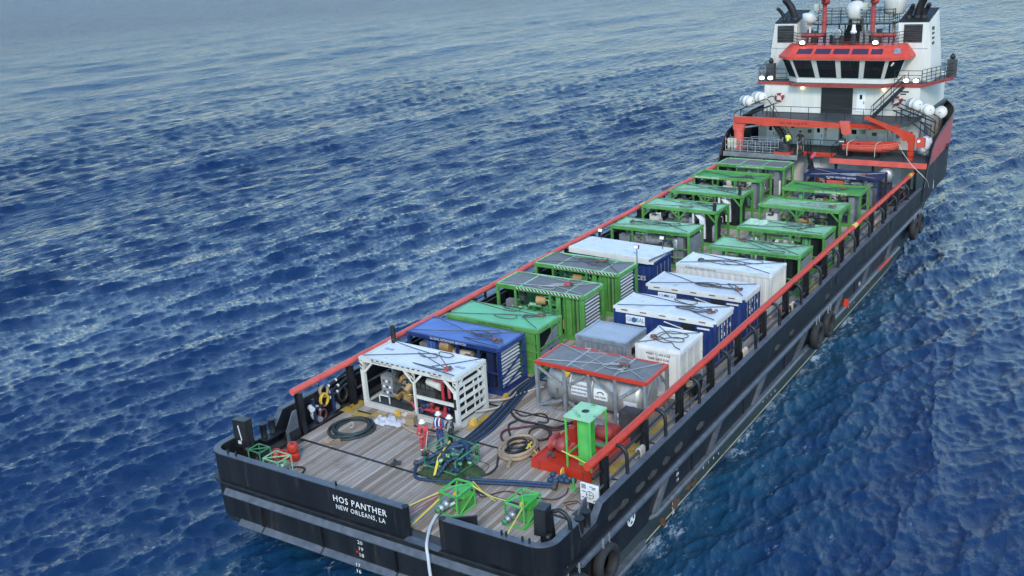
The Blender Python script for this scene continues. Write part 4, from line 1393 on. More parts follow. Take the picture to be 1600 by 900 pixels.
def container(x, y, w, d, h, label, body, roof, rail=None, group='closed cargo containers lashed on deck', name='cargo_container', cat='container', pitch=.28, doors='right', ribbed_roof=False, railh=.22, over=.0):
    r = thing(name, (x, y, 0), label, cat, group)
    t = .14; rail = rail or body
    def B(nm, mat, c, s, par=r):
        b = MB(); b.box(c, s); return b.build(nm, mat, par)
    for py in (t / 2, d - t / 2):
        B('bottom_rail', body, (w / 2, py, .1), (w - 2 * t, t, .2)); B('top_rail', rail, (w / 2, py + (over if py > d / 2 else -over), h - railh / 2 - .005), (w - 2 * t, t, railh))
    for px in (t / 2, w - t / 2):
        B('bottom_rail', body, (px, d / 2, .1), (t, d - 2 * t, .2)); B('top_rail', rail, (px + (over if px > w / 2 else -over), d / 2, h - railh / 2 - .005), (t, d - 2 * t, railh))
        for py in (t / 2, d - t / 2):
            B('corner_post', body, (px, py, h / 2 - .07), (t, t, h - .14))
            B('corner_casting', rail, (px, py, h - .06), (t + .03, t + .03, .15))
    for nm, p, u, L, nn in (('side_wall', (t, .03, 0), (1, 0, 0), w - 2 * t, (0, -1, 0)), ('side_wall', (w - t, d - .03, 0), (-1, 0, 0), w - 2 * t, (0, 1, 0)), ('end_wall', (.03, d - t, 0), (0, -1, 0), d - 2 * t, (-1, 0, 0))):
        b = MB(); corrugated(b, p, u, L, .19, h - .14, nn, pitch); b.build(nm, body, r)
    if doors == 'right':
        for k in range(2):
            dd = (d - 2 * t) / 2
            dr = B('door', body, (w - .05, t + dd * (k + .5), h / 2), (.06, dd - .02, h - .42))
            for f in (.25, .75):
                b = MB(); b.cyl((w + .005, t + dd * (k + f), .25), (w + .005, t + dd * (k + f), h - .25), .022, 6); b.build('lock_bar', 'galv', dr)
    else:
        b = MB(); corrugated(b, (w - .03, t, 0), (0, 1, 0), d - 2 * t, .19, h - .14, (1, 0, 0), pitch * .6); b.build('end_wall', body, r)
    b = MB(); q = random.Random(int(x * 31 + y * 7)); n_ = 12
    def z_(i, j):
        if ribbed_roof: return h - .02 - (.03 if i % 2 else 0)
        return h - .012 + (q.uniform(-.014, .014) if 0 < i < n_ and 0 < j < 4 else 0)
    if ribbed_roof:
        n_ = 26
    b.loft([[(.06 + (w - .12) * i / n_, .06 + (d - .12) * j / 4, z_(i, j)) for i in range(n_ + 1)] for j in range(5)], 0, False)
    b.build('roof_panel', roof, r)
    return r


def sling(x, y, z, w, d, label, seed, mat='wire', cl=(.86, .25), loops=(.55, .8), mat2='shackle'):
    """four-legged lifting sling left lying on a roof, its shackles in a heap"""
    g = random.Random(seed)
    r = thing('wire_sling', (x, y, z), label, 'lifting sling', 'wire slings lying on the container roofs')
    C_ = Vector((w * cl[0], d * cl[1], .05))
    for k, (cx_, cy_) in enumerate(((.03, .06), (.03, .94), (.97, .94), (.97, .06))):
        a = Vector((w * cx_, d * cy_, .06))
        lp = Vector((w * g.uniform(*loops), d * g.uniform(.2, .85), .035))
        pts = [a, a.lerp(lp, .5) + Vector((0, g.uniform(-.08, .08), -.01)), lp]
        if k < 2:
            rr = g.uniform(.3, .55); sg = 1 if k else -1
            for an in (60, 130, 200, 270):
                pts.append(lp + Vector((rr * 1.5 * math.sin(R(an)), sg * rr * (1 - math.cos(R(an))) * .75, .02)))
        else:
            pts.append(lp.lerp(C_, .4) + Vector((g.uniform(-.2, .2), g.uniform(-.25, .25), .02)))
        pts.append(C_ + Vector((g.uniform(-.1, .1), g.uniform(-.1, .1), .04)))
        pts = [Vector((min(max(p.x, .05), w - .05), min(max(p.y, .05), d - .05), p.z)) for p in pts]
        b = MB(); b.tube(bend(pts, 5), .024, 5); b.build('wire_rope', mat, r)
    for k in range(7):
        b = MB(); a = g.uniform(0, 6.28)
        c = C_ + Vector((g.uniform(-.22, .22), g.uniform(-.16, .16), g.uniform(.02, .1)))
        b.tube([c + Vector((math.cos(a) * .13 * math.cos(t) - math.sin(a) * .07 * math.sin(t), math.sin(a) * .13 * math.cos(t) + math.cos(a) * .07 * math.sin(t), .03 * math.sin(t * 2))) for t in np.linspace(0, 5.6, 9)], .032, 6)
        b.build('shackle', mat2 if k % 3 else 'wire', r)
    return r


GNS = 'GLOBAL NITROGEN SERVICES'
# --- port column, from the stern forward
PW, PD, PH = 6.1, 2.5, 2.76
p1 = open_skid(-7.38, 8.3, PH, 'white open framed pumping skid with red pipework and gold engine, nearest the stern', 'white', 'white_roof', w=PW, d=PD, posts=(.56,), braces=True, right='none', style='pump', seed=3, rails=(), recess=.02, t=.2)
b = MB(); b.box((PW * .78, .08, 1.25), (PW * .4, .1, .16)); b.build('side_rail', 'white', p1)
for z in (.55, .98, 1.41, 1.84, 2.2):
    b = MB(); b.box((PW - .06, PD / 2, z), (.1, PD - .42, .15)); b.build('end_rail', 'white', p1)
for yy in (.75, 1.5, 1.9):
    b = MB(); b.box((PW - .09, yy, 1.4), (.05, .07, 1.7)); b.build('end_bar', 'white', p1)
b = MB(); b.box((PW - .25, PD / 2, 1.3), (.08, PD - .5, 2.1)); b.build('end_screen', 'soot_and_shade', p1)
b = MB(); b.box((PW / 2, PD - .25, 1.4), (PW - .5, .06, 2.3)); b.build('back_screen', 'soot_and_shade', p1)  # black sheets across the end and back of the open frame
b = MB(); b.box((1.25, .75, 1.15), (.75, .5, 1.1)); ct = b.build('control_cabinet', 'grey_machine', p1)
for i in range(3):
    for j in range(3):
        b = MB(); b.lathe([(.075, 0), (.075, .03)], (1.04 + .2 * i, .49, .82 + .3 * j), 'y', 8); b.build('gauge', 'letter_white' if (i + j) % 2 else 'dark_machine', ct)
b = MB(); b.box((1.05, .42, .62), (.7, .05, .06)); b.bar((.72, .42, .2), (.72, .42, .65), .05); b.bar((1.38, .42, .2), (1.38, .42, .65), .05); b.build('cabinet_stand', 'white', p1)
g = random.Random(8)
for k in range(12):
    b = MB(); c = (g.uniform(1.7, 2.7), g.uniform(.5, 1.3), g.uniform(.7, 2.0)); b.box(c, (g.uniform(.2, .5), .4, g.uniform(.2, .5)), (g.uniform(0, .6), g.uniform(0, .6), 0)); b.build('engine_casting', 'tan_machine' if k % 3 else 'dark_machine', p1)
for q in (((3.7, .9, 1.75), (4.75, .55, 1.8), .2), ((3.6, 1.5, 2.0), (4.4, 1.2, 2.15), .2)):
    b = MB(); b.cyl(*q, 14); b.build('silencer', 'white', p1)
for pts in ([(4.4, .4, 2.25), (5.3, .4, 2.2), (5.35, .4, 1.4)], [(4.95, .4, 2.2), (4.95, .4, 1.0)], [(5.35, .5, 1.9), (5.6, .6, 1.6), (5.6, .6, .9)], [(3.6, .3, .5), (4.6, .3, .55), (5.3, .35, .5)], [(2.9, .35, .7), (3.2, .35, .35)], [(4.2, .35, .4), (4.3, .2, .95)], [(5.0, .3, .35), (5.1, .3, .9)]):
    b = MB(); b.tube(pts, .085, 8); b.build('pipe', 'maroon_pipe', p1)
for k in range(16):
    b = MB(); c = Vector((g.uniform(3.4, 5.2), g.uniform(.2, .6), g.uniform(.35, .95))); b.lathe([(.0, -.1), (.12, -.1), (.13, .1), (.06, .14), (0, .15)], c, g.choice('xyz'), 8); b.build('valve', g.choice(['wrap_blue', 'wrap_blue', 'maroon_pipe', 'red_dull', 'blue_dark']), p1)
for px, py in ((.09, -.012), (PW * .56, -.012), (PW - .1, -.012)):
    b = MB(); b.box((px, py + .01, PH - .5), (.15, .02, .4)); b.build('warning_strip', 'hazard', p1)
b = MB(); b.box((PW - .13, -.01, 1.35), (.13, .03, .55)); b.build('side_plate', 'letter_black', p1)
text('lettering', 'NITROGEN PUMP UNIT', .13, (1.5, -.004, PH - .14), 'aft', p1, 'letter_black')
text('lettering', 'MAX GROSS', .12, (4.9, -.004, PH - .14), 'aft', p1, 'letter_black')
for k in range(14):
    b = MB(); b.box((.9 + .33 * k, -.002, PH - .03), (.17, .02, .05)); b.build('edge_mark', 'letter_black', p1)
text('lettering', 'GNS', .3, (.75, 1.5, PH - .03), 'up', p1, 'letter_blue'); text('lettering', 'GNS', .3, (5.5, 1.2, PH - .03), 'up', p1, 'letter_blue')
b = MB(); b.cyl((.35, 2.35, 2.5), (.35, 2.35, 3.65), .13, 12); b.build('exhaust_stack', 'soot_and_shade', p1)

p2 = open_skid(-7.65, 12.4, 2.62, 'bright blue roofed power pack skid with pale louvres on its end', 'blue', 'blue_bright', posts=(.36, .55, .78), right='louvre', style='blue', seed=5, rails=(.45,), lettering=(GNS, .46), letmat='letter_white')
b = MB(); b.cyl((2.2, .25, 2.05), (2.75, .3, 2.05), .34, 16); b.build('drum', 'tan_machine', p2)
for i in range(3):
    b = MB(); b.box((1.3 + .2 * i, .3, 1.95), (.15, .3, .5)); b.build('cell_block', 'blue_bright', p2)
b = MB(); b.bar((6.02, .2, .3), (6.02, 2.2, .9), .06); b.bar((6.02, .2, .9), (6.02, 2.2, 1.7), .06); b.build('end_brace', 'blue', p2)
p3 = open_skid(-7.2, 15.4, 2.62, 'closed skid with bright teal roof, behind the blue power pack', 'green', 'green_teal', posts=(.5,), right='rails', style='dark', seed=7, rails=(.3, .5, .7), lettering=(GNS, .55))
b = MB(); b.box((3.0, .09, 1.3), (5.6, .05, 2.1)); b.build('side_panel', 'green', p3)
b = MB(); b.prism([(.3, 1.0), (1.6, 1.9), (2.2, 2.2), (2.2, 1.5), (.5, .5)], 'x', 5.85, 5.9); b.build('end_panel', 'galv', p3)
for yy, lab in ((20.45, 'green engine skid with grey mesh roof and striped edge, behind the teal roofed skid'), (24.75, 'green engine skid with grey mesh roof, in front of the blue workshop container')):
    open_skid(-7.3, yy, 2.82, lab, 'green', 'mesh_grey', roofkind='mesh', seams=(.27, .78), posts=(.22, .62, .78), right='louvre', style='engine', seed=int(yy), rails=(), hazard=True)
# workshop container with a raised white roof
p6 = container(-7.0, 28.9, 6.06, 2.44, 2.28, 'dark blue workshop container under a tilted white canopy roof with floodlights', 'blue', 'white_roof', 'blue', pitch=.4, name='workshop_container', railh=.15)
b = MB()
b.mesh([(-.1, -.15, 2.78), (5.75, -.15, 2.62), (6.2, 2.6, 2.58), (.1, 2.6, 2.74), (-.1, -.15, 2.70), (5.75, -.15, 2.54), (6.2, 2.6, 2.5), (.1, 2.6, 2.66)], ((0, 1, 2, 3), (7, 6, 5, 4), (0, 4, 5, 1), (1, 5, 6, 2), (2, 6, 7, 3), (3, 7, 4, 0)))
cn = b.build('canopy_roof', 'white_roof', p6)
b = MB(); b.bar((-.1, -.17, 2.58), (5.75, -.17, 2.42), .04, .36); b.build('fascia', 'white_rusty', p6)
b = MB(); b.box((5.4, -.1, 2.31), (1.3, .12, .1)); b.build('top_rail', 'white', p6)
text('lettering', 'NITROGEN', .42, (3.4, -.006, 1.85), 'aft', p6, 'letter_white'); text('lettering', 'SERVICES', .42, (4.6, -.006, 1.2), 'aft', p6, 'letter_white')
for fx, fy in ((1.0, 2.3), (4.95, -.2), (5.6, 2.2)):
    b = MB(); b.cyl((fx, fy, 2.2), (fx, fy, 3.25), .03, 6); fl = b.build('light_pole', 'dark_machine', p6)
    b = MB(); b.box((fx, fy - .06, 3.35), (.34, .14, .24), (R(-20), 0, 0)); b.build('lamp_head', 'dark_machine', fl)
    b = MB(); b.box((fx, fy - .145, 3.37), (.28, .02, .19), (R(-20), 0, 0)); b.build('lens', 'white_clean', fl)
open_skid(-7.25, 34.8, 2.62, 'green framed skid with pale green roof and round green tank, behind the workshop container', 'green', 'green_pale', posts=(.28,), right='panel', style='grey', seed=11, rails=(.3, .55), lettering=(GNS, .68))
for yy, lab, ex in ((40.4, 'green skid with diagonal braces, white duct and black stack, fourth from the bow to port', 0), (45.3, 'green braced skid with white duct, directly aft of the deep green roofed skid', 1)):
    open_skid(-7.6, yy, 2.7, lab, 'green', 'green_pale', posts=(.5,), braces=True, right='none', style='dark', seed=13 + ex, rails=(), duct=True, recess=.05)
open_skid(-8.0, 50.6, 2.7, 'green frame skid with sunken deep green roof and thin white markings, port side', 'green', 'green_deep', posts=(.3, .62), right='rails', style='grey', seed=17, rails=(), recess=.2, lettering=(GNS, .2), letmat='letter_white')
open_skid(-7.75, 55.3, 2.7, 'green frame skid with weathered grey roof panels, forward end of the port row', 'green', 'mesh_grey', posts=(.3, .62), right='rails', style='grey', seed=19, rails=(), roofkind='mesh', seams=(.33, .66), lettering=(GNS, .5), letmat='letter_white')
# --- starboard column
s1a = container(.95, 15.75, 2.9, 2.35, 2.62, 'small bare metal container with ribbed roof, behind the tank', 'galv', 'galv_roof', name='cargo_container', ribbed_roof=True, doors='ribs', pitch=.3)
b = MB(); b.box((1.0, -.01, 1.75), (.85, .02, .5)); b.build('placard', 'letter_white', s1a)
b = MB(); b.box((1.15, -.025, 1.9), (.45, .012, .2)); b.build('placard', 'blue', s1a)
b = MB(); b.box((2.9 - .02, 1.0, 1.9), (.04, .5, .35)); b.build('vent', 'soot_and_shade', s1a)
s1b = container(4.3, 15.95, 2.45, 2.75, 2.62, 'small white rust streaked container with shackles on its roof', 'white_rusty', 'white_rusty', doors='ribs', pitch=1.3)
text('lettering', 'MGW 11,000 KGS', .17, (1.25, .02, 2.25), 'aft', s1b, 'letter_black'); text('lettering', 'TARE 2,450 KGS', .17, (1.25, .02, 2.0), 'aft', s1b, 'letter_black')
for yy, lab in ((20.35, 'dark blue container with white roof, directly behind the small white container'), (24.4, 'dark blue container with white roof, beside the plain white container')):
    r_ = container(.72, yy, 6.06, 2.44, 2.62, lab, 'blue', 'white_roof', 'white', pitch=.35, railh=.3, over=.03)
    b = MB(); b.box((1.35, -.012, 1.98), (1.15, .03, .5)); lg = b.build('placard', 'letter_white', r_)
    text('lettering', 'GL', .36, (1.0, -.03, 2.0), 'aft', r_, 'letter_blue', .85); text('lettering', 'BAL', .36, (1.66, -.03, 2.0), 'aft', r_, 'letter_blue', .85)
    b = MB(); b.lathe([(.15, -.02), (.15, .02)], (1.28, -.03, 2.0), 'y', 16); b.build('logo_globe', 'letter_blue', r_)
    b = MB(); b.box((4.45, -.004, 1.5), (.75, .05, 1.6)); b.build('doorway_shade', 'soot_and_shade', r_)  # dark panel on the wall, painting the shade in an open doorway
    b = MB(); b.bar((3.1, -.06, 2.2), (4.2, -.04, 1.95), .05); b.build('door_stay', 'white', r_)
    for k in range(5):
        b = MB(); b.box((.7 + 1.15 * k, -.045, 2.5), (.38, .02, .06)); b.build('edge_mark', 'shackle', r_)
    b = MB(); b.box((5.35, -.006, 2.12), (.7, .02, .09)); b.build('name_strip', 'letter_white', r_)
    for i in range(5):
        for j in range(3):
            if (i * 3 + j * 2) % 4:
                b = MB(); b.box((6.035, .45 + .38 * i, 1.5 + .3 * j), (.03, .09, .2)); b.build('door_mark', 'letter_white', r_)
s4 = container(.75, 28.5, 6.1, 2.55, 2.65, 'long white corrugated container with a coiled sling on top', 'white', 'white_roof', pitch=.42, doors='ribs')
text('lettering', GNS, .15, (1.6, -.004, 2.5), 'aft', s4, 'letter_black')
open_skid(1.1, 32.7, 2.62, 'pale green roofed skid next to the white container, a lashed sling on top', 'green', 'green_pale', posts=(.2, .62), right='panel', style='dark', seed=23, rails=(.4,), lettering=(GNS, .66))
open_skid(1.1, 37.6, 2.62, 'pale green roofed skid with crumpled white sheet on its corner', 'green', 'green_pale', posts=(.2, .62), right='panel', style='dark', seed=29, rails=(.4,), lettering=(GNS, .66))
open_skid(.4, 43.6, 2.7, 'green skid with diagonal braces and sunken roof, starboard side', 'green', 'green_pale', posts=(.47,), braces=True, right='none', style='dark', seed=31, rails=(), recess=.08, lettering=(GNS, .7))
open_skid(.35, 48.9, 2.7, 'green frame skid with sunken deep green roof, aft of the navy frame', 'green', 'green_deep', posts=(.28, .62), right='rails', style='grey', seed=37, rails=(), recess=.2, lettering=(GNS, .62), letmat='letter_white')
s9 = open_skid(.3, 54.2, 2.62, 'navy blue frame skid with red lockers inside, under the rescue boat platform', 'blue_dark', 'blue_dark', posts=(.3, .62), right='rails', style='grey', seed=41, rails=(.72,), recess=.12, lettering=(GNS, .5), letmat='letter_white')
b = MB(); b.box((2.4, .3, 1.95), (1.6, .4, .5)); b.build('locker', 'red', s9)
b = MB(); b.box((4.1, .6, 2.1), (1.0, .6, .2), (R(12), 0, 0)); b.build('tray', 'galv', s9)

# white crumpled sheet on the corner of one green roof
b = MB(); q = random.Random(5)
rows = [[(i * .17, j * .15, .03 + q.uniform(0, .13) * (0 < i < 9) * (0 < j < 9)) for i in range(10)] for j in range(10)]
b.loft(rows, 0, False)
o = b.build('plastic_sheet', 'green_sheet', None, (1.25, 38.35, 2.6)); tag(o, 'crumpled pale plastic sheet lying on a green skid roof', 'sheet')

# --- tank container
TX, TY, TW, TD, TH = .8, 12.0, 6.06, 2.44, 2.6
tk = thing('tank_container', (TX, TY, 0), 'stainless steel tank in a grey frame with red top rails', 'tank container')
def TB(nm, mat, c, s): 
    b = MB(); b.box(c, s); return b.build(nm, mat, tk)
for py in (.07, TD - .07):
    TB('top_rail', 'red', (TW / 2, py, TH - .08), (TW, .13, .16)); TB('bottom_rail', 'galv', (TW / 2, py, .08), (TW - .32, .12, .16))
for px in (.07, TW - .07):
    TB('top_rail', 'red', (px, TD / 2, TH - .08), (.13, TD - .28, .156)); TB('bottom_rail', 'galv', (px, TD / 2, .08), (.12, TD - .3, .155))
    for py in (.08, TD - .08):
        TB('corner_post', 'galv', (px, py, TH / 2 - .08), (.15, .16, TH - .165))
for px in (TW * .27, TW * .73):
    for py in (.08, TD - .08):
        TB('post', 'galv', (px, py, TH / 2 - .08), (.17, .10, TH - .165))
TB('post', 'galv', (TW * .495, .06, 1.6), (.15, .07, 1.7))
for py in (.08, TD - .08):
    for x0, x1, z0, z1 in ((.14, TW * .24, 2.3, 1.55), (.14, TW * .24, .25, .75), (TW * .53, TW * .71, 2.35, 1.5), (TW * .3, TW * .46, .75, .2), (TW * .76, TW * .93, 1.5, 2.3), (TW * .76, TW * .95, .8, .2), (TW * .3, TW * .46, 1.6, 2.3)):
        b = MB(); b.bar((x0, py, z0), (x1, py, z1), .07, .13); b.build('brace', 'galv', tk)
for s_, y0 in ((1, .15), (-1, TD - .15)):
    b = MB(); b.bar((TW - .07, y0, 1.6), (TW - .07, y0 + s_ * .7, 2.4), .07, .1); b.build('brace', 'galv', tk)
b = MB(); b.lathe([(0, .28), (.45, .30), (.8, .40), (1.0, .55), (1.06, .75), (1.06, TW - .75), (1.0, TW - .55), (.8, TW - .4), (.45, TW - .3), (0, TW - .28)], (0, TD / 2, 1.32), 'x', 40)
vs = b.build('tank', 'stainless', tk)
for fx in (.3, .5, .7):
    b = MB(); b.lathe([(1.062, -.06), (1.085, -.05), (1.085, .05), (1.062, .06)], (TW * fx, TD / 2, 1.32), 'x', 40); b.build('band', 'galv', vs)
for x0, x1 in ((.14, 1.75), (1.85, 4.3), (4.4, TW - .14)):
    TB('walkway_grating', 'mesh_grey', ((x0 + x1) / 2, TD / 2, TH - .05), (x1 - x0 - .04, TD - .3, .05))
for x0, y0, x1, y1 in ((1.8, .12, 1.8, 2.32), (4.35, .12, 4.35, 2.32), (1.85, .4, 2.7, .14), (1.85, 2.05, 2.7, 2.3), (4.3, 2.05, 3.5, 2.3), (2.4, .14, 2.8, 2.3), (3.3, .14, 3.7, 2.3)):
    b = MB(); b.bar((x0, y0, TH - .0), (x1, y1, TH - .0), .05 if abs(x1 - x0) < .9 and x0 not in (1.8, 4.35) else .11, .04); b.build('walkway_edge', 'wire_light' if x0 in (2.4, 3.3) else 'galv', tk)
for x0, x1, z0, z1 in ((1.95, 2.85, 1.15, 1.85), (3.2, 3.95, 1.15, 1.7), (4.8, 5.5, .9, 1.4)):
    b = MB(); n_ = 6
    def cy(x, z): return (x, TD / 2 - math.sqrt(max(0, 1.075 ** 2 - (z - 1.32) ** 2)) - .005, z)
    b.loft([[cy(x0, z0 + (z1 - z0) * k / n_) for k in range(n_ + 1)], [cy(x1, z0 + (z1 - z0) * k / n_) for k in range(n_ + 1)]], 0, False)
    b.build('placard', 'letter_white' if x0 > 3 and x0 < 4 else 'cloth_white', tk)
text('lettering', 'NON HAZARDOUS', .13, (2.4, .128, 1.7), 'aft', tk, 'letter_black'); text('lettering', 'LIQUID NITROGEN', .12, (2.4, .125, 1.5), 'aft', tk, 'letter_black'); text('lettering', 'REFRIGERATED', .12, (2.4, .125, 1.3), 'aft', tk, 'letter_black')
b = MB(); b.tube([(3.575 + .17 * math.cos(a), .12, 1.46 + .13 * math.sin(a)) for a in np.linspace(0.1, 3.0, 9)], .022, 5); b.build('logo_arc', 'letter_black', tk)
text('lettering', 'tank lease', .15, (3.57, .12, 1.33), 'aft', tk, 'letter_black')
text('lettering', 'UN 1977', .16, (5.15, .13, 1.15), 'aft', tk, 'letter_black')
b = MB(); b.prism([(1.72, 2.38), (2.08, 2.38), (1.8, 2.05)], 'y', -.02, .0); b.build('warning_flag', 'yellow', tk)
b = MB(); b.tube([(1.2, .05, 1.1), (1.24, .03, 1.3), (1.2, .05, 1.35)], .03, 6); b.build('latch', 'dark_machine', tk)

# --- slings on the roofs
SL = [(-7.38, 8.3, 2.76, 6.1, 2.5, 'thin wire sling with red shackles on the white pumping skid', 1, 'wire', (.88, .2), 'red'),
      (-7.65, 12.4, 2.62, 6.06, 2.44, 'wire sling with dark red shackles on the bright blue roof', 2, 'wire', (.9, .3), 'shackle'),
      (-7.2, 15.4, 2.62, 6.06, 2.44, 'wire sling looped across the bright teal roof', 3, 'wire', (.84, .72), 'shackle'),
      (-7.3, 20.45, 2.84, 6.06, 2.44, 'pale sling with pink shackles on the nearer grey mesh roof', 4, 'wire_light', (.72, .55), 'red'),
      (-7.3, 24.75, 2.84, 6.06, 2.44, 'dark sling on the grey mesh roof in front of the workshop container', 5, 'wire', (.66, .72), 'shackle'),
      (-7.25, 34.8, 2.62, 6.06, 2.44, 'sling with tan shackles on the pale roof behind the workshop container', 6, 'wire', (.2, .45), 'shackle'),
      (-7.6, 40.4, 2.67, 6.06, 2.44, 'sling heaped at the corner of the braced port skid with white duct', 7, 'wire', (.86, .5), 'wire'),
      (-7.6, 45.3, 2.67, 6.06, 2.44, 'sling on the braced port skid just aft of the deep green roof', 8, 'wire', (.9, .8), 'shackle'),
      (-8.0, 50.6, 2.5, 6.06, 2.44, 'small heaped sling on the sunken deep green port roof', 9, 'wire', (.72, .6), 'wire'),
      (.8, 12.0, 2.63, 6.06, 2.44, 'pale rope sling with rusty shackles on the tank walkway', 10, 'wire_light', (.72, .52), 'shackle'),
      (4.3, 15.95, 2.62, 2.45, 2.75, 'short heavy sling with shackles on the small rusty white container', 11, 'wire', (.25, .35), 'shackle'),
      (.72, 20.35, 2.62, 6.06, 2.44, 'looped sling on the white roof behind the small white container', 12, 'wire', (.88, .45), 'shackle'),
      (.72, 24.4, 2.62, 6.06, 2.44, 'looped sling on the white roof beside the plain white container', 13, 'wire', (.88, .4), 'shackle'),
      (.75, 28.5, 2.66, 6.1, 2.55, 'sling coiled in rings on the long white corrugated container', 14, 'wire', (.22, .35), 'wire'),
      (1.1, 32.7, 2.62, 6.06, 2.44, 'dark sling on the pale green roof next to the white container', 15, 'wire', (.25, .75), 'shackle'),
      (1.1, 37.6, 2.62, 6.06, 2.44, 'dark sling on the green roof that carries a crumpled sheet', 16, 'wire', (.75, .7), 'wire'),
      (.4, 43.6, 2.64, 6.06, 2.44, 'sling with shackles on the sunken roof of the braced starboard skid', 17, 'wire_light', (.85, .35), 'shackle'),
      (.35, 48.9, 2.5, 6.06, 2.44, 'sling with rusty shackles on the deep green starboard roof', 18, 'wire', (.72, .65), 'shackle'),
      (.3, 54.2, 2.5, 6.06, 2.44, 'pale rope sling on the navy frame skid', 19, 'wire_light', (.75, .4), 'shackle')]
for a in SL:
    sling(*a[:6], a[6], a[7], a[8], (.5, .75), a[9])
# ------------------------------------------------------------------ people
def capsule(p, q, r1, r2, n=14):
    """closed tapered limb with round ends"""
    p, q = Vector(p), Vector(q)
    d = q - p; L = d.length
    ax = d / L if L > 1e-6 else Vector((0, 0, 1))
    u = ax.orthogonal().normalized(); w = ax.cross(u)
    rings = []
    for a in (-80, -50, -20, 0):
        rings.append((p + ax * r1 * math.sin(R(a)), r1 * math.cos(R(a))))
    for a in (0, 20, 50, 80):
        rings.append((q + ax * r2 * math.sin(R(a)), r2 * math.cos(R(a))))
    vs = [c + (u * math.cos(2 * math.pi * j / n) + w * math.sin(2 * math.pi * j / n)) * r for c, r in rings for j in range(n)]
    fs = [(i * n + j, i * n + (j + 1) % n, (i + 1) * n + (j + 1) % n, (i + 1) * n + j) for i in range(len(rings) - 1) for j in range(n)]
    fs += [tuple(range(n))[::-1], tuple(range((len(rings) - 1) * n, len(rings) * n))]
    return vs, fs


